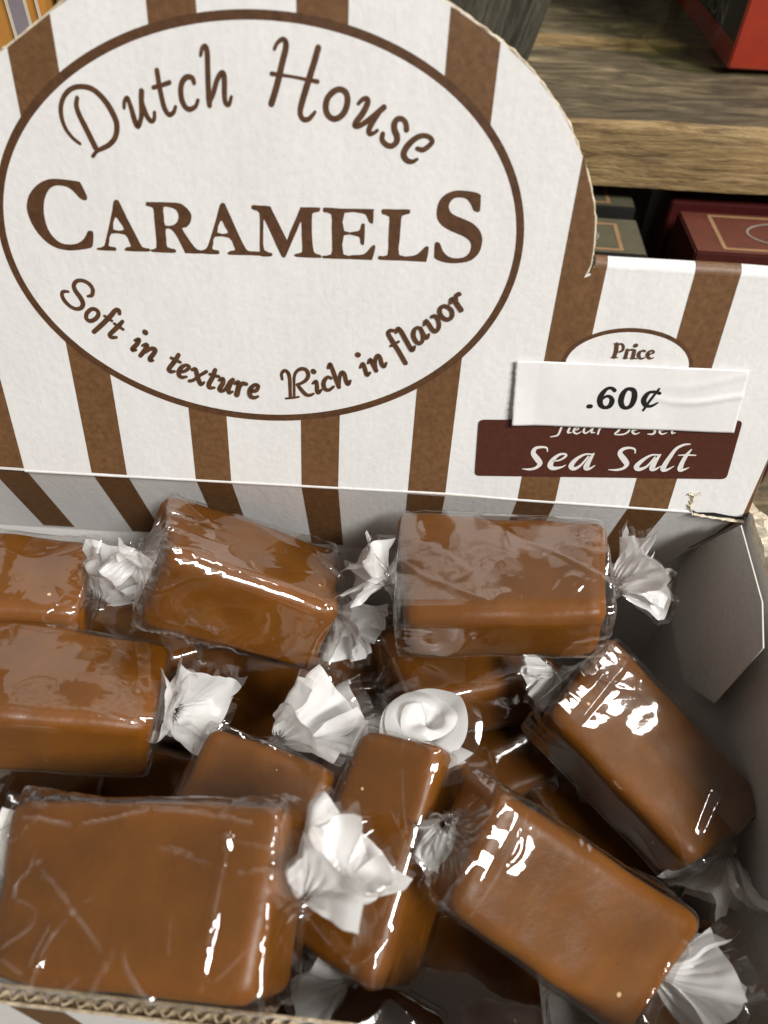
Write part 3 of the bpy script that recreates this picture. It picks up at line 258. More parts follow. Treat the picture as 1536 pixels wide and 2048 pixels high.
OUTER = [[-62.55,44.85],[-62.59,46.0],[-62.57,47.15],[-62.5,48.3],[-62.38,49.44],[-62.2,50.59],[-61.96,51.73],[-61.67,52.87],[-61.32,53.99],[-60.93,55.11],[-60.47,56.22],[-59.97,57.32],[-59.42,58.41],[-58.81,59.48],[-58.16,60.53],[-57.45,61.57],[-56.71,62.59],[-55.91,63.6],[-55.07,64.58],[-54.19,65.54],[-53.26,66.48],[-52.3,67.4],[-51.29,68.29],[-50.25,69.16],[-49.17,70.01],[-48.05,70.82],[-46.9,71.61],[-45.71,72.38],[-44.49,73.11],[-43.24,73.82],[-41.97,74.49],[-40.66,75.13],[-39.32,75.75],[-37.96,76.33],[-36.58,76.87],[-35.17,77.39],[-33.75,77.86],[-32.3,78.31],[-30.83,78.71],[-29.35,79.09],[-27.85,79.42],[-26.33,79.71],[-24.81,79.97],[-23.27,80.19],[-21.73,80.37],[-20.18,80.51],[-18.63,80.61],[-17.07,80.67],[-15.51,80.69],[-13.95,80.66],[-12.4,80.6],[-10.85,80.5],[-9.31,80.35],[-7.78,80.16],[-6.26,79.93],[-4.75,79.66],[-3.26,79.35],[-1.78,79.0],[-0.33,78.61],[1.1,78.17],[2.51,77.7],[3.89,77.2],[5.25,76.65],[6.57,76.07],[7.86,75.45],[9.12,74.79],[10.35,74.1],[11.54,73.38],[12.69,72.63],[13.8,71.84],[14.87,71.02],[15.9,70.18],[16.89,69.31],[17.83,68.41],[18.72,67.48],[19.57,66.53],[20.37,65.56],[21.13,64.57],[21.83,63.56],[22.48,62.53],[23.09,61.48],[23.64,60.42],[24.14,59.34],[24.59,58.25],[24.98,57.14],[25.32,56.03],[25.62,54.91],[25.85,53.78],[26.04,52.64],[26.17,51.5],[26.25,50.35],[26.27,49.21],[26.25,48.06],[26.17,46.91],[26.04,45.76],[25.86,44.62],[25.62,43.48],[25.33,42.35],[25.0,41.22],[24.61,40.1],[24.17,38.99],[23.69,37.89],[23.15,36.8],[22.57,35.72],[21.93,34.65],[21.26,33.61],[20.53,32.57],[19.76,31.56],[18.94,30.56],[18.08,29.58],[17.17,28.62],[16.22,27.69],[15.23,26.78],[14.2,25.89],[13.13,25.03],[12.02,24.19],[10.87,23.38],[9.68,22.6],[8.46,21.85],[7.21,21.14],[5.92,20.45],[4.6,19.8],[3.25,19.18],[1.88,18.6],[0.48,18.05],[-0.95,17.54],[-2.4,17.07],[-3.86,16.64],[-5.35,16.24],[-6.85,15.89],[-8.37,15.58],[-9.9,15.3],[-11.44,15.07],[-12.99,14.88],[-14.54,14.73],[-16.1,14.63],[-17.65,14.56],[-19.21,14.54],[-20.77,14.55],[-22.32,14.61],[-23.86,14.71],[-25.4,14.85],[-26.93,15.03],[-28.44,15.25],[-29.94,15.51],[-31.42,15.81],[-32.89,16.15],[-34.33,16.52],[-35.76,16.93],[-37.16,17.38],[-38.54,17.86],[-39.9,18.38],[-41.23,18.93],[-42.53,19.51],[-43.8,20.13],[-45.04,20.78],[-46.25,21.46],[-47.42,22.17],[-48.56,22.91],[-49.67,23.68],[-50.73,24.48],[-51.76,25.31],[-52.75,26.16],[-53.7,27.03],[-54.61,27.94],[-55.47,28.86],[-56.29,29.81],[-57.07,30.78],[-57.8,31.77],[-58.48,32.78],[-59.11,33.81],[-59.69,34.86],[-60.22,35.92],[-60.7,37.0],[-61.13,38.09],[-61.5,39.2],[-61.82,40.31],[-62.08,41.44],[-62.29,42.57],[-62.45,43.71]]
INNER = [[-61.25,44.93],[-61.29,46.01],[-61.28,47.1],[-61.21,48.18],[-61.09,49.27],[-60.92,50.36],[-60.7,51.44],[-60.42,52.51],[-60.09,53.58],[-59.71,54.65],[-59.28,55.71],[-58.8,56.75],[-58.27,57.79],[-57.69,58.81],[-57.07,59.83],[-56.39,60.82],[-55.67,61.8],[-54.91,62.77],[-54.1,63.72],[-53.25,64.65],[-52.35,65.55],[-51.42,66.44],[-50.44,67.31],[-49.43,68.15],[-48.38,68.97],[-47.3,69.76],[-46.18,70.53],[-45.02,71.27],[-43.84,71.99],[-42.62,72.67],[-41.37,73.33],[-40.1,73.96],[-38.8,74.56],[-37.47,75.12],[-36.12,75.66],[-34.74,76.16],[-33.35,76.63],[-31.93,77.06],[-30.5,77.46],[-29.05,77.82],[-27.58,78.15],[-26.1,78.44],[-24.61,78.69],[-23.11,78.9],[-21.6,79.08],[-20.08,79.21],[-18.56,79.31],[-17.04,79.37],[-15.51,79.39],[-13.99,79.37],[-12.47,79.3],[-10.95,79.2],[-9.45,79.06],[-7.95,78.87],[-6.47,78.65],[-5.0,78.38],[-3.54,78.08],[-2.1,77.74],[-0.69,77.36],[0.71,76.94],[2.08,76.48],[3.42,75.98],[4.74,75.45],[6.03,74.88],[7.28,74.28],[8.51,73.65],[9.69,72.98],[10.85,72.28],[11.96,71.55],[13.03,70.79],[14.07,70.0],[15.06,69.19],[16.01,68.35],[16.91,67.48],[17.77,66.6],[18.59,65.69],[19.35,64.76],[20.07,63.81],[20.75,62.84],[21.37,61.86],[21.95,60.86],[22.47,59.84],[22.95,58.82],[23.37,57.78],[23.75,56.73],[24.07,55.68],[24.35,54.61],[24.57,53.54],[24.75,52.46],[24.87,51.38],[24.95,50.3],[24.97,49.21],[24.95,48.12],[24.87,47.03],[24.75,45.94],[24.58,44.85],[24.35,43.77],[24.08,42.69],[23.76,41.62],[23.39,40.55],[22.97,39.49],[22.51,38.44],[22.0,37.39],[21.44,36.36],[20.83,35.34],[20.18,34.33],[19.48,33.34],[18.74,32.36],[17.95,31.4],[17.12,30.46],[16.24,29.53],[15.33,28.63],[14.37,27.75],[13.37,26.89],[12.33,26.05],[11.25,25.24],[10.14,24.46],[8.99,23.7],[7.8,22.97],[6.58,22.27],[5.33,21.61],[4.04,20.97],[2.73,20.37],[1.39,19.8],[0.02,19.27],[-1.37,18.77],[-2.78,18.31],[-4.21,17.89],[-5.67,17.51],[-7.13,17.16],[-8.62,16.85],[-10.11,16.59],[-11.61,16.36],[-13.13,16.17],[-14.65,16.03],[-16.17,15.92],[-17.69,15.86],[-19.22,15.84],[-20.74,15.85],[-22.25,15.91],[-23.76,16.01],[-25.26,16.15],[-26.76,16.32],[-28.23,16.54],[-29.7,16.79],[-31.15,17.08],[-32.58,17.41],[-33.99,17.77],[-35.38,18.17],[-36.75,18.61],[-38.1,19.08],[-39.42,19.58],[-40.71,20.12],[-41.98,20.69],[-43.21,21.29],[-44.42,21.92],[-45.59,22.58],[-46.73,23.27],[-47.84,23.99],[-48.91,24.74],[-49.94,25.51],[-50.93,26.31],[-51.89,27.13],[-52.8,27.97],[-53.68,28.84],[-54.51,29.73],[-55.3,30.64],[-56.04,31.57],[-56.73,32.52],[-57.38,33.49],[-57.99,34.47],[-58.54,35.47],[-59.05,36.48],[-59.5,37.5],[-59.91,38.54],[-60.26,39.58],[-60.56,40.64],[-60.81,41.7],[-61.01,42.77],[-61.16,43.85]]
STRIPES = [[[-54.62,0],[-47.31,0],[-47.43,78.77],[-48.66,77.99],[-49.89,77.2],[-51.12,76.42],[-52.35,75.66],[-53.58,74.9],[-54.81,74.14]],[[-33.13,0],[-25.85,0],[-25.59,88.08],[-26.81,87.83],[-28.03,87.58],[-29.25,87.27],[-30.47,86.92],[-31.69,86.56],[-32.91,86.19]],[[-11.44,0],[-3.96,0],[-3.43,87.69],[-4.69,87.94],[-5.95,88.18],[-7.21,88.42],[-8.47,88.56],[-9.73,88.71],[-10.99,88.86]],[[10.22,0],[17.83,0],[18.8,78.29],[17.52,79.01],[16.25,79.73],[14.98,80.41],[13.71,81.08],[12.43,81.7],[11.16,82.32]],[[32.5,0],[40.1,0],[40.76,47.1],[38.3,47.1],[38.3,45.8],[37.3,45.3],[37.95,47.48],[37.9,48.96],[37.75,51.37],[37.44,53.73],[36.71,56.55],[35.73,59.06],[34.62,61.5],[33.56,64.5]],[[54.99,0],[62.82,0],[63.09,47.1],[55.5,47.1]],[[-76.19,0],[-68.59,0],[-69.22,48],[-76.82,48]]]
PR = [[36.09,29.76],[36.11,30.32],[36.2,30.88],[36.37,31.43],[36.61,31.98],[36.91,32.51],[37.28,33.03],[37.72,33.53],[38.22,34.01],[38.78,34.46],[39.4,34.89],[40.06,35.29],[40.78,35.66],[41.54,35.99],[42.34,36.29],[43.17,36.54],[44.03,36.76],[44.92,36.94],[45.82,37.07],[46.73,37.16],[47.66,37.21],[48.58,37.21],[49.5,37.17],[50.41,37.09],[51.3,36.96],[52.17,36.79],[53.02,36.58],[53.83,36.33],[54.61,36.04],[55.34,35.71],[56.03,35.35],[56.67,34.96],[57.25,34.54],[57.78,34.08],[58.24,33.61],[58.64,33.11],[58.98,32.59],[59.24,32.06],[59.44,31.52],[59.56,30.97],[59.61,30.41],[59.59,29.85],[59.5,29.29],[59.34,28.73],[59.1,28.19],[58.79,27.65],[58.42,27.14],[57.98,26.63],[57.48,26.16],[56.92,25.7],[56.31,25.27],[55.64,24.87],[54.93,24.51],[54.17,24.17],[53.37,23.88],[52.54,23.62],[51.67,23.4],[50.79,23.23],[49.89,23.09],[48.97,23.0],[48.05,22.95],[47.13,22.95],[46.21,22.99],[45.3,23.07],[44.41,23.2],[43.53,23.37],[42.69,23.58],[41.87,23.83],[41.1,24.12],[40.36,24.45],[39.67,24.81],[39.04,25.21],[38.45,25.63],[37.93,26.08],[37.46,26.56],[37.06,27.05],[36.73,27.57],[36.46,28.1],[36.27,28.65],[36.14,29.2]]

AL = R(14.0)      # the display card leans back
BE = R(16.8)      # the tuck flap runs back below the crease

# ------------------------------------------------------------------ materials
def mat(name):
    m = bpy.data.materials.new(name)
    m.use_nodes = True
    nt = m.node_tree
    b = nt.nodes['Principled BSDF']
    return m, nt, b

def nd(nt, typ, **kw):
    n = nt.nodes.new(typ)
    for k, v in kw.items():
        setattr(n, k, v)
    return n

def noise_col(nt, scale, detail, stops, vec=None, rough=0.6, dist=0.0, coord='Object'):
    tc = nd(nt, 'ShaderNodeTexCoord')
    n = nd(nt, 'ShaderNodeTexNoise')
    n.inputs['Scale'].default_value = scale
    n.inputs['Detail'].default_value = detail
    n.inputs['Roughness'].default_value = rough
    n.inputs['Distortion'].default_value = dist
    if vec:
        mp = nd(nt, 'ShaderNodeMapping')
        mp.inputs['Scale'].default_value = vec
        nt.links.new(tc.outputs[coord], mp.inputs[0])
        nt.links.new(mp.outputs[0], n.inputs['Vector'])
    else:
        nt.links.new(tc.outputs[coord], n.inputs['Vector'])
    cr = nd(nt, 'ShaderNodeValToRGB')
    el = cr.color_ramp.elements
    while len(el) < len(stops):
        el.new(0.5)
    for e, (p, c) in zip(el, stops):
        e.position = p
        e.color = (c[0], c[1], c[2], 1)
    nt.links.new(n.outputs['Fac'], cr.inputs[0])
    return n, cr

def bump(nt, b, src, strength, dist):
    bp = nd(nt, 'ShaderNodeBump')
    bp.inputs['Strength'].default_value = strength
    bp.inputs['Distance'].default_value = dist
    nt.links.new(src, bp.inputs['Height'])
    nt.links.new(bp.outputs[0], b.inputs['Normal'])
    return bp

def board(name, lo, hi, rough=0.55, bs=0.35):
    m, nt, b = mat(name)
    n, cr = noise_col(nt, 900, 5, [(0.3, lo), (0.7, hi)])
    n2, cr2 = noise_col(nt, 90, 4, [(0.3, (0.93,) * 3), (0.7, (1, 1, 1))], vec=(1, 1, 0.35))
    mx = nd(nt, 'ShaderNodeMixRGB', blend_type='MULTIPLY')
    mx.inputs[0].default_value = 1
    nt.links.new(cr.outputs[0], mx.inputs[1])
    nt.links.new(cr2.outputs[0], mx.inputs[2])
    nt.links.new(mx.outputs[0], b.inputs['Base Color'])
    b.inputs['Roughness'].default_value = rough
    nf, _ = noise_col(nt, 330, 2, [(0, (0, 0, 0)), (1, (1, 1, 1))], vec=(1, 1, 0.035))
    ms = nd(nt, 'ShaderNodeMath', operation='MULTIPLY_ADD')
    ms.inputs[1].default_value = 1.5
    nt.links.new(nf.outputs['Fac'], ms.inputs[0])
    nt.links.new(n.outputs['Fac'], ms.inputs[2])
    bump(nt, b, ms.outputs[0], bs, 0.0002)
    return m

M = {}
M['board'] = board('white_board', (0.75, 0.745, 0.73), (0.81, 0.805, 0.79))
M['inner'] = board('inner_board', (0.58, 0.56, 0.525), (0.68, 0.655, 0.61), 0.75)
M['ink'] = board('brown_ink', (0.112, 0.052, 0.018), (0.182, 0.088, 0.034), 0.5, 0.3)
M['ink_dark'] = board('dark_brown_ink', (0.064, 0.027, 0.011), (0.115, 0.050, 0.019), 0.5, 0.3)
M['maroon'] = board('maroon_label', (0.062, 0.016, 0.009), (0.082, 0.023, 0.013), 0.38, 0.1)
M['label_white'] = board('label_white', (0.72, 0.70, 0.67), (0.78, 0.76, 0.73), 0.4, 0.1)
M['paper'] = board('sticker_paper', (0.77, 0.76, 0.75), (0.81, 0.80, 0.79), 0.42, 0.1)
M['black'] = board('black_print', (0.006, 0.006, 0.007), (0.013, 0.012, 0.012), 0.45, 0.1)
M['cream'] = board('cut_board_edge', (0.45, 0.35, 0.22), (0.78, 0.70, 0.55), 0.85, 0.8)
M['kraft'] = board('kraft_core', (0.22, 0.16, 0.09), (0.58, 0.47, 0.32), 0.9, 0.8)
M['torn'] = board('torn_kraft', (0.50, 0.40, 0.27), (0.80, 0.74, 0.62), 0.9, 1.0)

def thin_fresnel(nt, f0, top):
    """reflectance of a thin clear sheet, the same from either side (Schlick)"""
    lw = nd(nt, 'ShaderNodeLayerWeight')
    lw.inputs['Blend'].default_value = 0.5
    pw = nd(nt, 'ShaderNodeMath', operation='POWER')
    pw.inputs[1].default_value = 4.0
    nt.links.new(lw.outputs['Facing'], pw.inputs[0])
    ma = nd(nt, 'ShaderNodeMath', operation='MULTIPLY_ADD')
    ma.inputs[1].default_value = 1 - f0
    ma.inputs[2].default_value = f0
    nt.links.new(pw.outputs[0], ma.inputs[0])
    mi = nd(nt, 'ShaderNodeMath', operation='MINIMUM')
    mi.inputs[1].default_value = top
    nt.links.new(ma.outputs[0], mi.inputs[0])
    return lw, mi

def film_mat():
    m = bpy.data.materials.new('clear_film')
    m.use_nodes = True
    nt = m.node_tree
    nt.nodes.clear()
    out = nd(nt, 'ShaderNodeOutputMaterial')
    tr = nd(nt, 'ShaderNodeBsdfTransparent')
    tr.inputs[0].default_value = (0.985, 0.98, 0.97, 1)
    gl = nd(nt, 'ShaderNodeBsdfGlossy')
    gl.inputs['Roughness'].default_value = 0.07
    gl.inputs['Color'].default_value = (1, 1, 1, 1)
    fr, cap = thin_fresnel(nt, 0.10, 0.42)
    tc = nd(nt, 'ShaderNodeTexCoord')
    n = nd(nt, 'ShaderNodeTexNoise')
    n.inputs['Scale'].default_value = 260
    n.inputs['Detail'].default_value = 3
    nt.links.new(tc.outputs['Object'], n.inputs['Vector'])
    bp = nd(nt, 'ShaderNodeBump')
    bp.inputs['Strength'].default_value = 0.07
    bp.inputs['Distance'].default_value = 0.0006
    nt.links.new(n.outputs['Fac'], bp.inputs['Height'])
    nt.links.new(bp.outputs[0], gl.inputs['Normal'])
    nt.links.new(bp.outputs[0], fr.inputs['Normal'])
    mx = nd(nt, 'ShaderNodeMixShader')
    nt.links.new(cap.outputs[0], mx.inputs[0])
    nt.links.new(tr.outputs[0], mx.inputs[1])
    nt.links.new(gl.outputs[0], mx.inputs[2])
    geo = nd(nt, 'ShaderNodeNewGeometry')
    pr = nd(nt, 'ShaderNodeMapRange')
    pr.inputs['From Min'].default_value = 0.515
    pr.inputs['From Max'].default_value = 0.60
    pr.inputs['To Min'].default_value = 0.0
    pr.inputs['To Max'].default_value = 0.24
    nt.links.new(geo.outputs['Pointiness'], pr.inputs['Value'])
    df = nd(nt, 'ShaderNodeBsdfDiffuse')
    df.inputs[0].default_value = (0.9, 0.89, 0.87, 1)
    tl = nd(nt, 'ShaderNodeBsdfTranslucent')
    tl.inputs[0].default_value = (0.9, 0.89, 0.87, 1)
    hz = nd(nt, 'ShaderNodeMixShader')
    hz.inputs[0].default_value = 0.4
    nt.links.new(df.outputs[0], hz.inputs[1])
    nt.links.new(tl.outputs[0], hz.inputs[2])
    m2 = nd(nt, 'ShaderNodeMixShader')
    nt.links.new(pr.outputs[0], m2.inputs[0])
    nt.links.new(mx.outputs[0], m2.inputs[1])
    nt.links.new(hz.outputs[0], m2.inputs[2])
    nt.links.new(m2.outputs[0], out.inputs['Surface'])
    return m
M['film'] = film_mat()

def twist_mat():
    m = bpy.data.materials.new('white_wax_film')
    m.use_nodes = True
    nt = m.node_tree
    b = nt.nodes['Principled BSDF']
    out = nt.nodes['Material Output']
    b.inputs['Base Color'].default_value = (0.90, 0.895, 0.885, 1)
    b.inputs['Roughness'].default_value = 0.35
    b.inputs['Coat Weight'].default_value = 0.6
    b.inputs['Coat Roughness'].default_value = 0.1
    t = nd(nt, 'ShaderNodeBsdfTranslucent')
    t.inputs[0].default_value = (0.93, 0.92, 0.90, 1)
    mx = nd(nt, 'ShaderNodeMixShader')
    mx.inputs[0].default_value = 0.42
    nt.links.new(b.outputs[0], mx.inputs[1])
    nt.links.new(t.outputs[0], mx.inputs[2])
    nt.links.new(mx.outputs[0], out.inputs['Surface'])
    return m
M['twist'] = twist_mat()

def caramel_mat():
    m, nt, b = mat('caramel')
    n, cr = noise_col(nt, 55, 4, [(0.3, (0.124, 0.0425, 0.0034)), (0.7, (0.220, 0.0785, 0.0064))])
    tc = nd(nt, 'ShaderNodeTexCoord')
    vo = nd(nt, 'ShaderNodeTexVoronoi')
    vo.inputs['Scale'].default_value = 230
    nt.links.new(tc.outputs['Object'], vo.inputs['Vector'])
    sp = nd(nt, 'ShaderNodeSeparateColor')
    nt.links.new(vo.outputs['Color'], sp.inputs[0])
    th = nd(nt, 'ShaderNodeMath', operation='MULTIPLY')
    th.inputs[1].default_value = 0.085
    nt.links.new(sp.outputs[0], th.inputs[0])
    lt = nd(nt, 'ShaderNodeMath', operation='LESS_THAN')
    nt.links.new(vo.outputs['Distance'], lt.inputs[0])
    nt.links.new(th.outputs[0], lt.inputs[1])
    sel = nd(nt, 'ShaderNodeMath', operation='GREATER_THAN')
    sel.inputs[1].default_value = 0.45
    nt.links.new(sp.outputs[1], sel.inputs[0])
    ml = nd(nt, 'ShaderNodeMath', operation='MULTIPLY')
    nt.links.new(lt.outputs[0], ml.inputs[0])
    nt.links.new(sel.outputs[0], ml.inputs[1])
    mx = nd(nt, 'ShaderNodeMixRGB')
    mx.inputs[2].default_value = (0.75, 0.52, 0.30, 1)
    nt.links.new(ml.outputs[0], mx.inputs[0])
    nt.links.new(cr.outputs[0], mx.inputs[1])
    nt.links.new(mx.outputs[0], b.inputs['Base Color'])
    b.inputs['Roughness'].default_value = 0.38
    b.inputs['Specular IOR Level'].default_value = 0.3
    b.inputs['Subsurface Weight'].default_value = 0.8
    b.inputs['Subsurface Radius'].default_value = (1.0, 0.42, 0.10)
    b.inputs['Subsurface Scale'].default_value = 0.006
    n2, _ = noise_col(nt, 300, 4, [(0, (0, 0, 0)), (1, (1, 1, 1))])
    bump(nt, b, n2.outputs['Fac'], 0.3, 0.0005)
    return m
M['caramel'] = caramel_mat()

def wood(name, stops, vec, scale, rough=0.8):
    m, nt, b = mat(name)
    n, cr = noise_col(nt, scale, 10, stops, vec=vec, rough=0.78, dist=0.9)
    n2, cr2 = noise_col(nt, scale * 3.2, 6, [(0.36, (0.30, 0.27, 0.24)), (0.50, (1, 1, 1))], vec=tuple(v if v >= 1 else v * .7 for v in vec), rough=0.7, dist=0.4)
    n3, cr3 = noise_col(nt, 18, 3, [(0.3, (0.62, 0.60, 0.58)), (0.7, (1.15, 1.12, 1.05))])
    m1 = nd(nt, 'ShaderNodeMixRGB', blend_type='MULTIPLY')
    m1.inputs[0].default_value = 0.8
    nt.links.new(cr.outputs[0], m1.inputs[1])
    nt.links.new(cr2.outputs[0], m1.inputs[2])
    m2 = nd(nt, 'ShaderNodeMixRGB', blend_type='MULTIPLY')
    m2.inputs[0].default_value = 1.0
    nt.links.new(m1.outputs[0], m2.inputs[1])
    nt.links.new(cr3.outputs[0], m2.inputs[2])
    nt.links.new(m2.outputs[0], b.inputs['Base Color'])
    b.inputs['Roughness'].default_value = rough
    ad = nd(nt, 'ShaderNodeMath', operation='ADD')
    nt.links.new(n.outputs['Fac'], ad.inputs[0])
    nt.links.new(n2.outputs['Fac'], ad.inputs[1])
    bump(nt, b, ad.outputs[0], 1.0, 0.002)
    return m
M['wood_top'] = wood('weathered_wood', [(0.32, (0.060, 0.043, 0.024)), (0.5, (0.20, 0.155, 0.090)), (0.70, (0.54, 0.43, 0.26))], (0.22, 1, 1), 150)
M['wood_edge'] = wood('raw_wood_edge', [(0.30, (0.20, 0.12, 0.048)), (0.5, (0.50, 0.345, 0.16)), (0.70, (0.80, 0.60, 0.33))], (0.14, 1, 1), 170)
M['wood_post'] = wood('grey_wood', [(0.3, (0.05, 0.045, 0.03)), (0.5, (0.12, 0.11, 0.08)), (0.72, (0.26, 0.24, 0.19))], (1, 1, 0.14), 190)

def plain(name, col, rough=0.5, var=0.15, scale=200, spec=0.5):
    m, nt, b = mat(name)
    lo = tuple(c * (1 - var) for c in col)
    hi = tuple(min(1, c * (1 + var)) for c in col)
    n, cr = noise_col(nt, scale, 4, [(0.3, lo), (0.7, hi)])
    nt.links.new(cr.outputs[0], b.inputs['Base Color'])
    b.inputs['Roughness'].default_value = rough
    b.inputs['Specular IOR Level'].default_value = spec
    return m
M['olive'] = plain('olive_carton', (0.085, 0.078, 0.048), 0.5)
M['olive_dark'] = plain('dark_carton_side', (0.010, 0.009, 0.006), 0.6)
M['copper'] = plain('copper_print', (0.30, 0.18, 0.09), 0.4)
M['grey_print'] = plain('pale_print', (0.24, 0.22, 0.18), 0.5)
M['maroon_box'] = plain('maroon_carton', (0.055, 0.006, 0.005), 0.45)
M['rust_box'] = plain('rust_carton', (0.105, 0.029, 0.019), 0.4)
M['red'] = plain('red_carton', (0.86, 0.075, 0.05), 0.35, 0.1)
M['near_black'] = plain('black_carton', (0.012, 0.011, 0.010), 0.4)
M['cream_print'] = plain('cream_print', (0.62, 0.56, 0.44), 0.5, 0.08)
M['pink_print'] = plain('pink_print', (0.75, 0.32, 0.28), 0.5, 0.08)
M['gold_print'] = plain('gold_print', (0.60, 0.38, 0.10), 0.4, 0.08)
M['orange'] = plain('orange_carton', (0.52, 0.235, 0.045), 0.5, 0.08)
M['purple'] = plain('purple_band', (0.25, 0.22, 0.25), 0.5, 0.08)
M['grey'] = plain('grey_carton', (0.22, 0.20, 0.13), 0.6)

def tub_mat():
    m = bpy.data.materials.new('clear_tub_plastic')
    m.use_nodes = True
    nt = m.node_tree
    nt.nodes.clear()
    out = nd(nt, 'ShaderNodeOutputMaterial')
    tr = nd(nt, 'ShaderNodeBsdfTransparent')
    tr.inputs[0].default_value = (0.66, 0.70, 0.61, 1)
    gl = nd(nt, 'ShaderNodeBsdfGlossy')
    gl.inputs['Roughness'].default_value = 0.15
    fr, cap = thin_fresnel(nt, 0.05, 0.5)
    mx = nd(nt, 'ShaderNodeMixShader')
    nt.links.new(cap.outputs[0], mx.inputs[0])
    nt.links.new(tr.outputs[0], mx.inputs[1])
    nt.links.new(gl.outputs[0], mx.inputs[2])
    nt.links.new(mx.outputs[0], out.inputs['Surface'])
    return m
M['tub'] = tub_mat()

# ------------------------------------------------------------------ object helpers
def mesh_obj(name, verts, faces, mats, parent=None, smooth=False, midx=None, sharp=None, label=None):
    me = bpy.data.meshes.new(name)
    v = np.asarray(verts, dtype=float) * MM
    me.from_pydata([tuple(p) for p in v], [], [tuple(f) for f in faces])
    if not isinstance(mats, (list, tuple)):
        mats = [mats]
    for m in mats:
        me.materials.append(M[m])
    if midx is not None:
        me.polygons.foreach_set('material_index', midx)
    if smooth:
        me.polygons.foreach_set('use_smooth', [True] * len(me.polygons))
        if sharp:
            me.set_sharp_from_angle(angle=R(sharp))
    me.update()
    o = bpy.data.objects.new(name, me)
    sc.collection.objects.link(o)
    if parent:
        o.parent = parent
    if label:
        o['label'] = label
    return o

def empty(name, loc=(0, 0, 0), rot=(0, 0, 0), label=None, cat=None, group=None):
    o = bpy.data.objects.new(name, None)
    o.empty_display_size = 0.01
    sc.collection.objects.link(o)
    o.location = tuple(a * MM for a in loc)
    o.rotation_euler = tuple(R(a) for a in rot)
    if label:
        o['label'] = label
    if cat:
        o['category'] = cat
    if group:
        o['group'] = group
    return o

def from_bm(name, bm, mats, parent=None, smooth=False, sharp=None, label=None):
    """bmesh in millimetres -> object"""
    bmesh.ops.recalc_face_normals(bm, faces=bm.faces)
    me = bpy.data.meshes.new(name)
    bmesh.ops.scale(bm, vec=(MM, MM, MM), verts=bm.verts)
    bm.to_mesh(me)
    bm.free()
    if not isinstance(mats, (list, tuple)):
        mats = [mats]
    for m in mats:
        me.materials.append(M[m])
    if smooth:
        me.polygons.foreach_set('use_smooth', [True] * len(me.polygons))
        if sharp:
            me.set_sharp_from_angle(angle=R(sharp))
    o = bpy.data.objects.new(name, me)
    sc.collection.objects.link(o)
    if parent:
        o.parent = parent
    if label:
        o['label'] = label
    return o

def card(u, v, n=0.0):
    """point on the leaning display card: u across, v up along the card, n out of its face"""
    s, c = math.sin(AL), math.cos(AL)
    return (u, v * s - n * c, v * c + n * s)

def flap_pt(u, v, n=0.0):
    s, c = math.sin(BE), math.cos(BE)
    return (u, v * s - n * c, -v * c - n * s)

def prism(name, poly, f, thick, mats, parent, label=None, holes=(), n0=0.0):
    """flat plate with an outline; front at n0, back at n0-thick. material 0 front/back, 1 rim"""
    bm = bmesh.new()
    loops = [poly] + list(holes)
    edges = []
    for lp in loops:
        vs = [bm.verts.new(f(p[0], p[1], n0)) for p in lp]
        for i in range(len(vs)):
            edges.append(bm.edges.new((vs[i], vs[(i + 1) % len(vs)])))
    r = bmesh.ops.triangle_fill(bm, use_beauty=True, use_dissolve=False, edges=edges)
    if thick > 0:
        off = Vector(f(0, 0, -thick)) - Vector(f(0, 0, 0))
        front = list(bm.faces)
        bnd = [e for e in bm.edges if len(e.link_faces) == 1]
        vmap = {}
        for v in list(bm.verts):
            vmap[v] = bm.verts.new(v.co + off)
        for fc in front:
            bm.faces.new([vmap[v] for v in reversed(fc.verts)])
        rim = len(mats) > 1 if isinstance(mats, (list, tuple)) else False
        for e in bnd:
            a, b = e.verts
            nf = bm.faces.new((a, b, vmap[b], vmap[a]))
            nf.material_index = 1 if rim else 0
    return from_bm(name, bm, mats, parent, label=label)

def catmull(pts, closed, sub):
    P = [np.array(p, float) for p in pts]
    n = len(P)
    out = []
    segs = n if closed else n - 1
    for i in range(segs):
        p0 = P[(i - 1) % n] if closed or i > 0 else 2 * P[0] - P[1]
        p1 = P[i]
        p2 = P[(i + 1) % n]
        p3 = P[(i + 2) % n] if closed or i + 2 < n else 2 * P[-1] - P[-2]
        for k in range(sub):
            t = k / sub
            out.append(0.5 * (2 * p1 + (p2 - p0) * t + (2 * p0 - 5 * p1 + 4 * p2 - p3) * t * t + (3 * p1 - p0 - 3 * p2 + p3) * t ** 3))
    if not closed:
        out.append(P[-1])
    return out

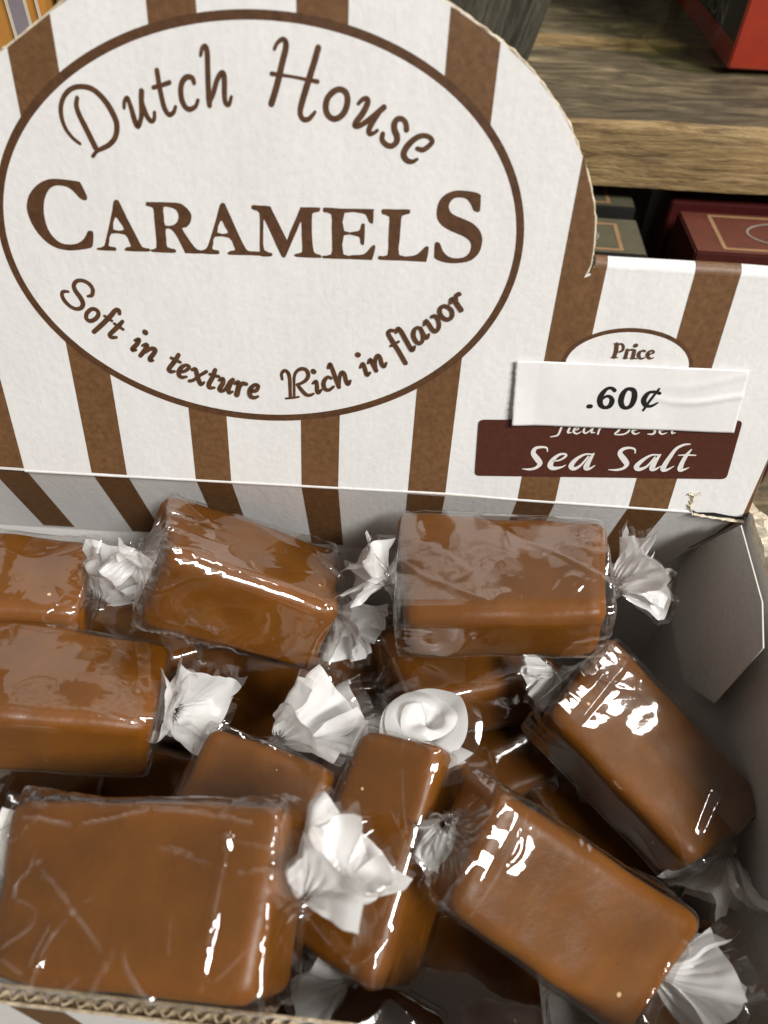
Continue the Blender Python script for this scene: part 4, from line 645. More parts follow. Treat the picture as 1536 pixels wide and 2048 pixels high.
def ink_strokes(name, items, m, parent, n0, f=card, label=None, sub=5, gain=1.26):
    """calligraphic strokes as flat ink ribbons with round ends, each a hair above the one before"""
    V, F = [], []
    lift = n0
    for closed, pts in items:
        if len(pts) == 2:
            c = [np.array(pts[0], float) * (1 - t) + np.array(pts[1], float) * t for t in np.linspace(0, 1, 4)]
        else:
            c = catmull(pts, closed, sub)
        c = np.array(c)
        n = len(c)
        T = (np.roll(c, -1, 0) - np.roll(c, 1, 0))[:, :2]
        if not closed:
            T[0] = (c[1] - c[0])[:2]
            T[-1] = (c[-1] - c[-2])[:2]
        T /= np.maximum(np.linalg.norm(T, axis=1), 1e-6)[:, None]
        N = np.c_[-T[:, 1], T[:, 0]]
        hw = np.maximum(c[:, 2] * gain, 0.06)[:, None] / 2
        A, B = c[:, :2] + N * hw, c[:, :2] - N * hw
        b0 = len(V)
        for i in range(n):
            V.append(f(A[i, 0], A[i, 1], lift))
            V.append(f(B[i, 0], B[i, 1], lift))
        for i in range(n if closed else n - 1):
            j = (i + 1) % n
            F.append((b0 + 2 * i, b0 + 2 * i + 1, b0 + 2 * j + 1, b0 + 2 * j))
        if not closed:
            for i, sg in ((0, -1), (n - 1, 1)):
                k0 = len(V)
                for a in np.linspace(-math.pi / 2, math.pi / 2, 7)[1:-1]:
                    q = c[i, :2] + hw[i] * (math.cos(a) * sg * T[i] + math.sin(a) * N[i])
                    V.append(f(q[0], q[1], lift))
                ring = [b0 + 2 * i + 1] + list(range(k0, len(V))) + [b0 + 2 * i]
                F.append(tuple(ring))
        lift += 0.012
    return mesh_obj(name, V, F, m, parent, label=label)

# ------------------------------------------------------------------ the setting: lower shelf
def box_bm(bm, lo, hi, mi=0, jig=0.0):
    vs = [bm.verts.new((x, y, z)) for x in (lo[0], hi[0]) for y in (lo[1], hi[1]) for z in (lo[2], hi[2])]
    for q in ((0, 1, 3, 2), (4, 6, 7, 5), (0, 4, 5, 1), (2, 3, 7, 6), (0, 2, 6, 4), (1, 5, 7, 3)):
        fc = bm.faces.new([vs[i] for i in q])
        fc.material_index = mi
    return vs

ZB = -80.0
bm = bmesh.new()
box_bm(bm, (-700, -500, ZB - 30), (700, 420, ZB))
o = from_bm('lower_shelf', bm, 'wood_top')
o['kind'] = 'structure'

# ------------------------------------------------------------------ the display carton
XL, XR, YF, YB = -112.0, 79.0, -87.5, 9.5
carton = empty('display_carton', (0, 0, ZB), (0, 0, 0), 'brown and white striped corrugated display carton holding the caramels', 'display box')

def part(o):
    o.parent = carton
    o.matrix_parent_inverse = Matrix.Translation((0, 0, -ZB * MM))
    return o

TH = 2.2
rng = random.Random(4)
arch = [(p[0] + rng.uniform(-.12, .12), p[1] + rng.uniform(-.12, .12)) for p in ARCH]
# crease line, not quite straight
CR = [(-115, -0.7), (-68.6, -0.65), (-54.5, -0.5), (-33, -0.2), (-11, 0.1), (5, 0.3), (18, 0.5), (32, 0.2), (55, 0.1), (63, 0.05), (68, 0.0), (79, -0.4)]
VF = 47.2
outline = [p for p in CR] + [(79, VF), (38.6, VF), (38.6, 46.2)] + arch[:-1] + [(arch[-1][0] - 1.0, 46.2), (arch[-1][0] - 1.0, VF), (-115, VF)]
part(prism('display_card', outline, card, TH, ('board', 'cream'), carton, label='white card rising to an arch, printed with brown stripes'))
# rough cream cut line along the arch
V, F = [], []
ring = 6
ap = catmull([p for p in ARCH], False, 6)
rng = random.Random(7)
for i, p in enumerate(ap):
    rr = 0.22 + 0.10 * noise.noise(Vector((i * 0.21, 0, 3))) + rng.uniform(-0.05, 0.05)
    j = noise.noise(Vector((i * 0.33, 5, 3))) * 0.16
    q0 = ap[max(0, i - 1)]; q1 = ap[min(len(ap) - 1, i + 1)]
    t = (q1 - q0) / max(1e-6, np.linalg.norm(q1 - q0))
    nn = np.array([t[1], -t[0]])
    for k in range(ring):
        a = 2 * math.pi * k / ring
        c2 = np.array(p) + nn * (rr * math.cos(a) + j + 0.1)
        V.append(card(c2[0], c2[1], -0.25 + rr * 1.1 * math.sin(a)))
    if i:
        for k in range(ring):
            a0 = (i - 1) * ring
            F.append((a0 + k, a0 + (k + 1) % ring, a0 + ring + (k + 1) % ring, a0 + ring + k))
part(mesh_obj('cut_edge', V, F, 'cream', carton, smooth=True))
# folded shoulder: the card turns over backwards at VF
for (ua, ub) in ((38.7, 79.0), (-115.0, arch[-1][0] - 1.1)):
    V, F = [], []
    prof = [(VF - 0.3, 0.02)]
    rad = 1.5
    for k in range(9):
        a = math.pi * 0.5 + math.pi * k / 8 * 0.93
        prof.append((VF + rad * 1.05 * math.sin(math.pi * k / 8), -rad + rad * math.cos(math.pi * k / 8) + 0.02))
    prof.append((VF - 40, -9.0))
    for (v, n) in prof:
        for k in range(9):
            u = ua + (ub - ua) * k / 8
            V.append(card(u, v + 0.12 * noise.noise(Vector((u * .2, v, 1))), n))
    for i in range(len(prof) - 1):
        for k in range(8):
            a = i * 9 + k
            F.append((a, a + 1, a + 10, a + 9))
    sh = part(mesh_obj('folded_shoulder', V, F, 'board', carton, smooth=True, label='folded over shoulder of the card'))
    if ua > 0:
        # the stripes run over the fold
        for (sa, sb) in ((38.75, STRIPES[4][2][0]), (STRIPES[5][3][0], STRIPES[5][2][0])):
            V, F = [], []
            pr = prof[:6]
            for i, (v, n) in enumerate(pr):
                V += [card(sa, v + .06 * min(i, 1) + 0.05, n + 0.07), card(sb, v + .06 * min(i, 1) + 0.05, n + 0.07)]
                if i:
                    F.append((2 * i - 2, 2 * i - 1, 2 * i + 1, 2 * i))
            part(mesh_obj('printed_stripe', V, F, 'ink', carton, smooth=True))
# stripes on the card
for s in STRIPES:
    part(prism('printed_stripe', s, card, 0, 'ink', carton, n0=0.05))
part(prism('printed_stripe', [(78.0, -0.3), (78.95, -0.35), (78.95, 15.0)], card, 0, 'ink', carton, n0=0.05))
for k in range(2):
    u0 = -95.5 - 22 * k + 3
    if u0 > -113:
        part(prism('printed_stripe', [(u0, 0), (u0 + 7.6, 0), (u0 + 7.6, 48.5), (u0, 48.5)], card, 0, 'ink', carton, n0=0.05))
part(prism('oval_border', OUTER, card, 0, 'ink_dark', carton, n0=0.10, label='thin brown oval border around the lettering'))
part(prism('oval_field', INNER, card, 0, 'board', carton, n0=0.15, label='white oval field'))
for nm, lb in (('dutch', 'brown script word Dutch'), ('house', 'brown script word House'), ('soft_in_texture', 'brown script words Soft in texture'), ('rich_in_flavor', 'brown script words Rich in flavor')):
    part(ink_strokes('lettering', STROKES[nm], 'ink_dark', carton, 0.20, label=lb, gain=1.2 if len(nm) < 6 else 1.1))

def glyph(item, m, n0):
    bm = bmesh.new()
    edges = []
    for lp in item:
        sm = catmull(lp, True, 2)
        vs = [bm.verts.new(card(p[0], p[1], n0)) for p in sm]
        edges += [bm.edges.new((vs[i], vs[(i + 1) % len(vs)])) for i in range(len(vs))]
    bmesh.ops.triangle_fill(bm, use_beauty=True, use_dissolve=False, edges=edges)
    return bm
for i, (ch, item) in enumerate(GLYPHS):
    part(from_bm('letter', glyph(item, 'ink_dark', 0.20 + 0.008 * (i % 2)), 'ink_dark', carton, label='brown capital letter %s of the word Caramels' % ch))
# price oval, label, sticker
part(prism('price_oval_border', PR, card, 0, 'ink_dark', carton, n0=0.10))
cpr = np.mean(np.array(PR), 0)
part(prism('price_oval_field', [tuple(cpr + (np.array(p) - cpr) * np.array([1 - .75 / 11.77, 1 - .75 / 7.1])) for p in PR], card, 0, 'board', carton, n0=0.15))
part(ink_strokes('lettering', STROKES['price'], 'ink_dark', carton, 0.20, gain=1.1, label='brown word Price'))
lab = [(22.68, 17.69), (71.52, 20.96), (72.22, 8.27), (23.32, 5.35)]
def rounded(poly, r, n=6):
    out = []
    P = [np.array(p, float) for p in poly]
    for i in range(len(P)):
        a, b, c = P[i - 1], P[i], P[(i + 1) % len(P)]
        d1 = (a - b) / np.linalg.norm(a - b)
        d2 = (c - b) / np.linalg.norm(c - b)
        s, e = b + d1 * r, b + d2 * r
        for k in range(n + 1):
            t = k / n
            out.append(tuple((1 - t) ** 2 * s + 2 * t * (1 - t) * b + t * t * e))
    return out
flav = part(prism('flavour_label', rounded(lab, 1.0), card, 0, 'maroon', carton, n0=0.26, label='maroon label with rounded corners reading Sea Salt'))
for nm in ('sea_salt', 'fleur_de_sel'):
    o = ink_strokes('lettering', STROKES[nm], 'label_white', flav, 0.32, gain=1.12, label='white italic words ' + nm.replace('_', ' '))
# paper price sticker: a sheet with lifted left edge and creases
st = [np.array(p) for p in ((27.93, 30.11), (69.5, 30.98), (70.38, 18.58), (28.81, 17.38))]
def sticker_h(a, b):
    h = 0.55 + 0.5 * max(0, 0.10 - a) / 0.10 * (0.5 + 0.5 * b) + 0.25 * b
    h += 0.16 * noise.noise(Vector((a * 5, b * 1.4, 2)))
    if a > 0.55:
        c = 0.42 + 0.10 * math.sin((a - .55) * 9) + .12 * (a - .55)
        h += 0.28 * min(1, (a - .55) * 4) * max(0, 1 - abs(b - c) / 0.07)
        h += 0.14 * min(1, (a - .6) * 4 if a > .6 else 0) * max(0, 1 - abs(b - c + .2 + .3 * (a - .6)) / 0.09)
    return h
V, F = [], []
NX, NY = 90, 34
rng = random.Random(3)
jl = [rng.uniform(-.10, .10) for _ in range(NY + 1)]
for j in range(NY + 1):
    for i in range(NX + 1):
        a, b = i / NX, j / NY
        p = (st[0] * (1 - a) + st[1] * a) * (1 - b) + (st[3] * (1 - a) + st[2] * a) * b
        if i == 0:
            p = p + np.array([jl[j], 0])
        V.append(card(p[0], p[1], sticker_h(a, b)))
for j in range(NY):
    for i in range(NX):
        a = j * (NX + 1) + i
        F.append((a, a + 1, a + NX + 2, a + NX + 1))
stk = part(mesh_obj('price_sticker', V, F, 'paper', carton, smooth=True, label='white paper price sticker, slightly creased at right'))
sm = stk.modifiers.new('thickness', 'SOLIDIFY'); sm.thickness = 0.00018; sm.offset = 0
def on_sticker(u, v, n=0.0):
    # bilinear inverse is close to affine here
    a = (u - 28.3) / 41.6
    top = 30.11 + a * 0.87
    b = (top - v) / 12.55
    return card(u, v, sticker_h(min(1, max(0, a)), min(1, max(0, b))) + 0.12 + n)
ink_strokes('lettering', STROKES['sixty'], 'black', stk, 0.0, f=on_sticker, label='black bold italic price .60 cents', sub=7, gain=1.04)
# tuck flap under the crease
fl = [(u, -v) for u, v in CR] + [(78.6, 3.5), (75.5, 16.4), (74.0, 19.3), (72.0, 27.5), (-115, 30.5)]
def flap_f(u, v, n=0.0):
    return flap_pt(u, v, n)
part(prism('tuck_flap', fl, flap_f, 1.6, ('board', 'cream'), carton, label='striped flap folded down into the carton'))
cre = [(STRIPES[i][0][0], STRIPES[i][1][0]) for i in range(6)] + [(STRIPES[6][0][0], STRIPES[6][1][0])]
cre += [(c[0] - 22, c[1] - 22) for c in cre[-1:]]
for a, b in cre:
    part(prism('printed_stripe', [(a, 0.15), (b, 0.15), (b, 29.0), (a, 29.2)], flap_f, 0, 'ink', carton, n0=0.05))
part(prism('printed_stripe', [(77.2, 0.6), (78.5, 0.5), (78.4, 3.4), (74.4, 17.0), (73.6, 17.6), (76.4, 9)], flap_f, 0, 'ink', carton, n0=0.05))
# scuffed crease line: thin worn ridge of white paper
V, F = [], []
cp = catmull([np.array(p) for p in CR[1:-1]], False, 14)
for i, p in enumerate(cp):
    h = 0.10 + 0.10 * max(0, noise.noise(Vector((p[0] * .35, 1, 1))))
    for k in range(5):
        a = math.pi * k / 4
        q = card(p[0], p[1] + 0.30 * math.cos(a), 0.02 + h * math.sin(a) * 1.4)
        V.append(q)
    if i:
        for k in range(4):
            a0 = (i - 1) * 5
            F.append((a0 + k, a0 + k + 1, a0 + k + 6, a0 + k + 5))
part(mesh_obj('crease_ridge', V, F, 'board', carton, smooth=True))
# torn slit at the crease's right end, its inner shade a flat black patch, with a small punched nick above it
part(prism('slit_shade', [(67.3, 0.9), (68.6, 0.25), (72, 0.45), (75, 0.0), (78.3, -0.25), (78.2, -0.75), (74, -0.45), (70, -0.2), (68.0, 0.15)], card, 0, 'near_black', carton, n0=0.32))
def ragged(name, path, wd, m, n0, seed):
    rg = random.Random(seed)
    V, F = [], []
    c = catmull([np.array(p, float) for p in path], False, 8)
    for i, p in enumerate(c):
        q0, q1 = c[max(0, i - 1)], c[min(len(c) - 1, i + 1)]
        t = (q1 - q0) / max(1e-6, np.linalg.norm(q1 - q0))
        nn = np.array([-t[1], t[0]])
        w0 = wd * (0.5 + rg.uniform(-.3, .35))
        for k, s in enumerate((-1, 0, 1)):
            z = n0 + (0.35 + rg.uniform(-.15, .2) if k == 1 else 0)
            V.append(card(p[0] + nn[0] * s * w0, p[1] + nn[1] * s * w0, z))
        if i:
            a = (i - 1) * 3
            F += [(a, a + 1, a + 4, a + 3), (a + 1, a + 2, a + 5, a + 4)]
    return part(mesh_obj(name, V, F, m, carton))
ragged('torn_lip', [(67.6, -0.2), (70, -0.55), (74, -0.95), (78.6, -1.3)], 0.55, 'torn', 0.35, 2)
ragged('torn_lip', [(67.0, 4.2), (67.1, 3.0), (66.9, 1.6), (67.6, 0.3)], 0.9, 'torn', 0.10, 5)
ragged('torn_lip', [(65.9, 4.3), (67.0, 4.15), (68.2, 4.5)], 0.6, 'torn', 0.12, 8)

# walls
def wall(name, corners, inward, t, mats, label):
    bm = bmesh.new()
    a = [Vector(c) for c in corners]
    n = Vector(inward).normalized()
    vs = [bm.verts.new(c) for c in a] + [bm.verts.new(c - n * t) for c in a]
    k = len(a)
    bm.faces.new(vs[:k])
    fb = bm.faces.new(list(reversed(vs[k:])))
    for i in range(k):
        f2 = bm.faces.new((vs[i], vs[k + i], vs[k + (i + 1) % k], vs[(i + 1) % k]))
        f2.material_index = 2
    fb.material_index = 1
    return part(from_bm(name, bm, mats, carton, label=label))
wall('back_wall', [(XL, YB, ZB + 1), (XR, YB, ZB + 1), (XR, YB, -3), (XL, YB, -3)], (0, -1, 0), 1.8, ('board', 'board', 'cream'), 'inner back wall')
wall('side_wall', [(XR, YB, ZB + 1), (XR, YF, ZB + 1), (XR, YF, -8), (XR, YF * .5, -0.5), (XR, -3.0, 2.0), (XR, YB, -2)], (-1, 0, 0), 2.2, ('inner', 'board', 'cream'), 'right side wall')
wall('side_wall', [(XL, YF, ZB + 1), (XL, YB, ZB + 1), (XL, YB, -2), (XL, YF, -8)], (1, 0, 0), 2.2, ('inner', 'board', 'cream'), 'left side wall')
wall('carton_bottom', [(XL, YF, ZB + 1.8), (XR, YF, ZB + 1.8), (XR, YB, ZB + 1.8), (XL, YB, ZB + 1.8)], (0, 0, 1), 1.7, ('inner', 'board', 'cream'), 'carton bottom')
# dust flap folded inside the right wall
df = [(-4.8, 2.2), (5.2, -16.3), (8.8, -26.8), (1.9, -38.0), (-16.4, -38.1), (-27.9, -26.3), (-29.6, -3.0), (-22.5, 1.1)]
def dust_f(u, v, n=0.0):
    return (75.4 - n + 0.02 * (u + 10), u, v)
part(prism('dust_flap', df, dust_f, 0.25, ('inner', 'inner'), carton, label='grey dust flap folded against the right wall'))
# ragged torn edge along the top of the right wall
V, F = [], []
rng = random.Random(12)
for i in range(46):
    y = -2.0 - i * 1.0
    zt = 2.0 - i * 0.055
    pr = [(-0.4, -1.6 + rng.uniform(-.5, .3)), (-0.5, 0.2 + rng.uniform(-.2, .6)), (0.8, 0.9 + rng.uniform(-.5, .9)), (2.3, 0.7 + rng.uniform(-.4, .9)), (2.7, -1.4 + rng.uniform(-.8, .4))]
    for x, z in pr:
        V.append((XR + x, y + rng.uniform(-.3, .3), zt + z))
    if i:
        for k in range(4):
            a0 = (i - 1) * 5
            F.append((a0 + k, a0 + k + 1, a0 + k + 6, a0 + k + 5))
part(mesh_obj('torn_wall_edge', V, F, 'torn', carton, label='ragged torn board along the right wall'))
# front wall: two liners with fluted medium between them, cut edge on top
ZF = -12.0
def front_y(x):
    return -87.2 - 0.030 * (x + 42)
X0, X1 = XL, XR
nx = 220
for name, y0, y1, m, lb in (('inner_liner', 0.0, -0.38, 'inner', 'inner liner of the front wall'), ('outer_liner', -1.95, -2.33, 'board', 'outer liner of the front wall')):
    V, F = [], []
    for i in range(nx + 1):
        x = X0 + (X1 - X0) * i / nx
        jt = 0.22 * noise.noise(Vector((x * .55, y0, 0))) + 0.10 * noise.noise(Vector((x * 1.7, y0, 4)))
        for (dy, z) in ((y0, ZB + 1), (y0, ZF + jt), (y1, ZF + jt), (y1, ZB + 1)):
            V.append((x, front_y(x) + dy, z))
        if i:
            a = (i - 1) * 4
            for k in range(3):
                F.append((a + k, a + k + 1, a + k + 5, a + k + 4))
    mi = []
    for i in range(nx):
        mi += [0, 1, 0]
    part(mesh_obj(name, V, F, (m, 'kraft'), carton, midx=mi, label=lb))
V, F = [], []
nfl = int((X1 - X0) / 2.35 * 12)
for i in range(nfl + 1):
    x = X0 + (X1 - X0) * i / nfl
    ph = (x - X0) / 2.35 * 2 * math.pi + 1.6 * noise.noise(Vector((x * .22, 9, 2)))
    wy = -1.165 + (0.52 + 0.20 * noise.noise(Vector((x * .5, 1, 8)))) * math.sin(ph)
    j = -0.30 + 0.60 * noise.noise(Vector((x * .9, 3, 0))) - 0.25 * max(0, noise.noise(Vector((x * .21, 6, 0))))
    for dy, z in ((-0.17, ZF - 9), (-0.17, ZF - 0.15 + j), (0.17, ZF - 0.15 + j), (0.17, ZF - 9)):
        V.append((x, front_y(x) + wy + dy, z))
    if i:
        a = (i - 1) * 4
        for k in range(3):
            F.append((a + k, a + k + 1, a + k + 5, a + k + 4))
Vb, Fb = [], []
for i in range(121):
    x = X0 + (X1 - X0) * i / 120
    zz = ZF - 1.5 + 0.5 * noise.noise(Vector((x * .6, 2, 2)))
    Vb += [(x, front_y(x) - 0.38, zz), (x, front_y(x) - 1.95, zz)]
    if i:
        Fb.append((2 * i - 2, 2 * i - 1, 2 * i + 1, 2 * i))
part(mesh_obj('flute_fill', Vb, Fb, 'kraft', carton))  # added floor between the liners, keeps the flute cells from going black
part(mesh_obj('fluted_core', V, F, 'kraft', carton, smooth=True, sharp=40, label='wavy corrugated core showing in the cut edge'))
for k in range(9):
    u = -106 + 22 * k
    V = []
    for x in (u, u + 7.6):
        for z in (ZB + 2, ZF - 0.6):
            V.append((x, front_y(x) - 2.38, z))
    part(mesh_obj('printed_stripe', V, [(0, 1, 3, 2)], 'ink', carton))

# ------------------------------------------------------------------ wrapped caramels
def lump(x, y, z, seed):
    pv = Vector((x * .075 + seed * 3.1, y * .075, z * .075))
    return 0.85 * noise.noise(pv) + 0.30 * noise.noise(pv * 2.3)

def round_box_mesh(dims, r, n, seed):
    h = np.array(dims) / 2.0
    bm = bmesh.new()
    bmesh.ops.create_cube(bm, size=2.0)
    bmesh.ops.subdivide_edges(bm, edges=bm.edges, cuts=n, use_grid_fill=True)
    rg = random.Random(seed)
    skew = [rg.uniform(-.10, .10) for _ in range(4)]
    for v in bm.verts:
        p = np.array(v.co)
        # pull grid lines toward the rims so the round edges get enough faces
        p = np.sign(p) * (1 - (1 - np.abs(p)) ** 1.0)
        q = p * h
        inner = np.clip(q, -(h - r), h - r)
        d = q - inner
        L = np.linalg.norm(d)
        if L > 1e-6:
            q = inner + d / L * r
        x, y, z = q
        # soft handmade shape: skewed ends, sagging faces
        y *= 1 + skew[0] * x / h[0]
        x *= 1 + skew[1] * y / h[1]
        z *= 1 + skew[2] * x / h[0] * 0.8
        k = lump(x, y, z, seed)
        nrm = Vector((x / h[0] ** 2, y / h[1] ** 2, z / h[2] ** 2)).normalized()
        v.co = Vector((x, y, z)) + nrm * k
    return bm, skew

def rect_section(hw, ht, r, n):
    """closed rounded rectangle sampled evenly, starting at the middle of the right (+y) side"""
    pts = []
    segs = [((hw, -(ht - r)), (hw, ht - r)), None, ((hw - r, ht), (-(hw - r), ht)), None, ((-hw, ht - r), (-hw, -(ht - r))), None, ((-(hw - r), -ht), (hw - r, -ht)), None]
    dense = []
    cen = [(hw - r, ht - r, 0), (-(hw - r), ht - r, 90), (-(hw - r), -(ht - r), 180), (hw - r, -(ht - r), 270)]
    for i in range(4):
        a, b = segs[2 * i]
        for t in np.linspace(0, 1, 60, endpoint=False):
            dense.append((a[0] + (b[0] - a[0]) * t, a[1] + (b[1] - a[1]) * t))
        cx, cz, a0 = cen[i]
        for t in np.linspace(0, 90, 24, endpoint=False):
            g = R(a0 + t)
            dense.append((cx + r * math.cos(g), cz + r * math.sin(g)))
    D = np.array(dense + [dense[0]])
    s = np.r_[0, np.cumsum(np.linalg.norm(np.diff(D, axis=0), axis=1))]
    t = np.linspace(0, s[-1], n, endpoint=False)
    return np.c_[np.interp(t, s, D[:, 0]), np.interp(t, s, D[:, 1])]

def crease(p):
    a = 1 - abs(noise.noise(p)) * 10
    return a if a > 0 else 0.0

def ridged(p):
    a = 1 - abs(noise.noise(p)) * 4.5
    return a if a > 0 else 0.0

def pleat(th, seed, k):
    """folded zigzag round the neck"""
    s = 0.0
    rg = random.Random(seed * 7 + 1)
    for f in (5, 8, 13, 19):
        ph = rg.uniform(0, 6.28)
        t = ((th * f + ph) / (2 * math.pi)) % 1.0
        tri = 4 * abs(t - 0.5) - 1
        s += tri / (1 + 0.10 * f) * 0.6
    return s * k

def rough_patch(x, y, z, seed):
    a = noise.noise(Vector((x * .06 + seed * 9.1, y * .06, z * .06)))
    return max(0.0, a - 0.18) * 2.2

def fold_lines(x, y, lines):
    s = 0.0
    for (x0, y0, x1, y1, h, wd) in lines:
        dx, dy = x1 - x0, y1 - y0
        L2 = dx * dx + dy * dy
        u = max(0.0, min(1.0, ((x - x0) * dx + (y - y0) * dy) / L2))
        px, py = x0 + u * dx - x, y0 + u * dy - y
        wob = 0.35 * noise.noise(Vector((x * .3 + x0, y * .3, 2)))
        sd = ((x - x0) * dy - (y - y0) * dx) / math.sqrt(L2) + wob
        dist = math.hypot(px, py)
        taper = 1 - (2 * abs(u - .5)) ** 4
        wide = wd * (2.6 if sd > 0 else 1.0)
        s = max(s, h * taper * max(0.0, 1 - dist / wide))
    return s

def film_tube(dims, skew, seed, nth, nbody, off=0.22, amp=1.0, th_range=None, extra=0.0, lines=(), domes=()):
    L, Wd, T = dims
    sec = rect_section(Wd / 2 + off, T / 2 + off, 3.0, nth)
    ang = np.arctan2(sec[:, 1] / T, sec[:, 0] / Wd)
    prof = [(1.0, L / 2 - 2.6), (0.985, L / 2 - 0.5), (0.94, L / 2 + 0.25), (0.80, L / 2 + 0.55), (0.55, L / 2 + 0.9), (0.33, L / 2 + 1.5), (0.19, L / 2 + 2.3), (0.14, L / 2 + 3.2)]
    pc = catmull(prof, False, 3)
    rows = [(k, -x) for k, x in reversed(pc)]
    xb = np.linspace(-(L / 2 - 2.6), L / 2 - 2.6, nbody)[1:-1]
    rows += [(1.0, x) for x in xb]
    rows += [(k, x) for k, x in pc]
    i0, i1 = (0, nth) if th_range is None else (int(th_range[0] * nth), int(th_range[1] * nth))
    cols = list(range(i0, i1 + (0 if th_range is None else 1)))
    V, F = [], []
    rn = 0.15 * (Wd + T) / 4
    for ri, (k, x) in enumerate(rows):
        ax = abs(x)
        end = max(0.0, min(1.0, (ax - (L / 2 - 9)) / 9.0))
        sg = 1 if x > 0 else -1
        for ci in cols:
            y, z = sec[ci % nth]
            th = ang[ci % nth]
            y *= 1 + skew[0] * max(-1, min(1, x / (L / 2)))
            z *= 1 + skew[2] * max(-1, min(1, x / (L / 2))) * 0.8
            w = max(0.0, min(1.0, (1 - k) / 0.8))
            cy, cz = math.cos(th) * (Wd + T) / 4 * k, math.sin(th) * (Wd + T) / 4 * k
            yy, zz = y * k * (1 - w) + cy * w, z * k * (1 - w) + cz * w
            rad = math.hypot(yy, zz) + 1e-6
            p = Vector((x * .085 + seed * 11.3, y * .11, z * .11))
            kb = lump(x, y, z, seed)
            zone = 0.22 + 0.78 * max(0.0, min(1.0, (ax / (L / 2) - 0.45) / 0.45)) + rough_patch(x, y, z, seed)
            d = 0.35 * kb + 0.34 + 0.30 * (0.5 + noise.noise(p * .8)) * amp
            d += 0.30 * amp * ridged(Vector((x * .030 + seed * 5.7, y * .050, z * .050 + 3)))
            d += 0.42 * amp * zone * crease(Vector((x * .045 + seed * 7.7, y * .07 + x * .03, z * .07 + 13)))
            d += 0.26 * amp * zone * crease(Vector((x * .10 + seed * 2.9, y * .13 - x * .05, z * .13 + 9)))
            d += 0.10 * amp * zone * crease(Vector((x * .25 + seed * 1.9, y * .3 - x * .1, z * .3 + 19)))
            d += end * end * (0.50 * pleat(th, seed * 2 + (1 if sg > 0 else 0), 1.0)) * (1 - 0.5 * w)
            d = max(d, 0.05 + kb) * (1 - 0.2 * w)
            if lines and sec[ci % nth][1] > T * 0.40:
                d += fold_lines(x, sec[ci % nth][0], lines) * (1 - w)
            if domes and sec[ci % nth][1] > 0:
                fade = min(1.0, sec[ci % nth][1] / (T * 0.35))
                for (dx_, dy_, rx_, ry_, h_) in domes:
                    d += fade * (1 - w) * h_ * math.exp(-((x - dx_) / rx_) ** 2 - ((sec[ci % nth][0] - dy_) / ry_) ** 2)
            if w > 0.02:
                pk = 1 + 0.42 * w * pleat(th + 0.7 * w * sg, seed * 2 + (1 if sg > 0 else 0), 1.0)
                yy *= max(0.25, pk)
                zz *= max(0.25, pk)
            d += extra
            V.append((x + 0.25 * w * noise.noise(p * 9), yy + d * (yy / rad) * (1 - .6 * w), zz + d * (zz / rad) * (1 - .6 * w)))
    nc = len(cols)
    for r_ in range(len(rows) - 1):
        for c in range(nc if th_range is None else nc - 1):
            a = r_ * nc + c
            b = r_ * nc + (c + 1) % nc
            F.append((a, b, b + nc, a + nc))
    return V, F

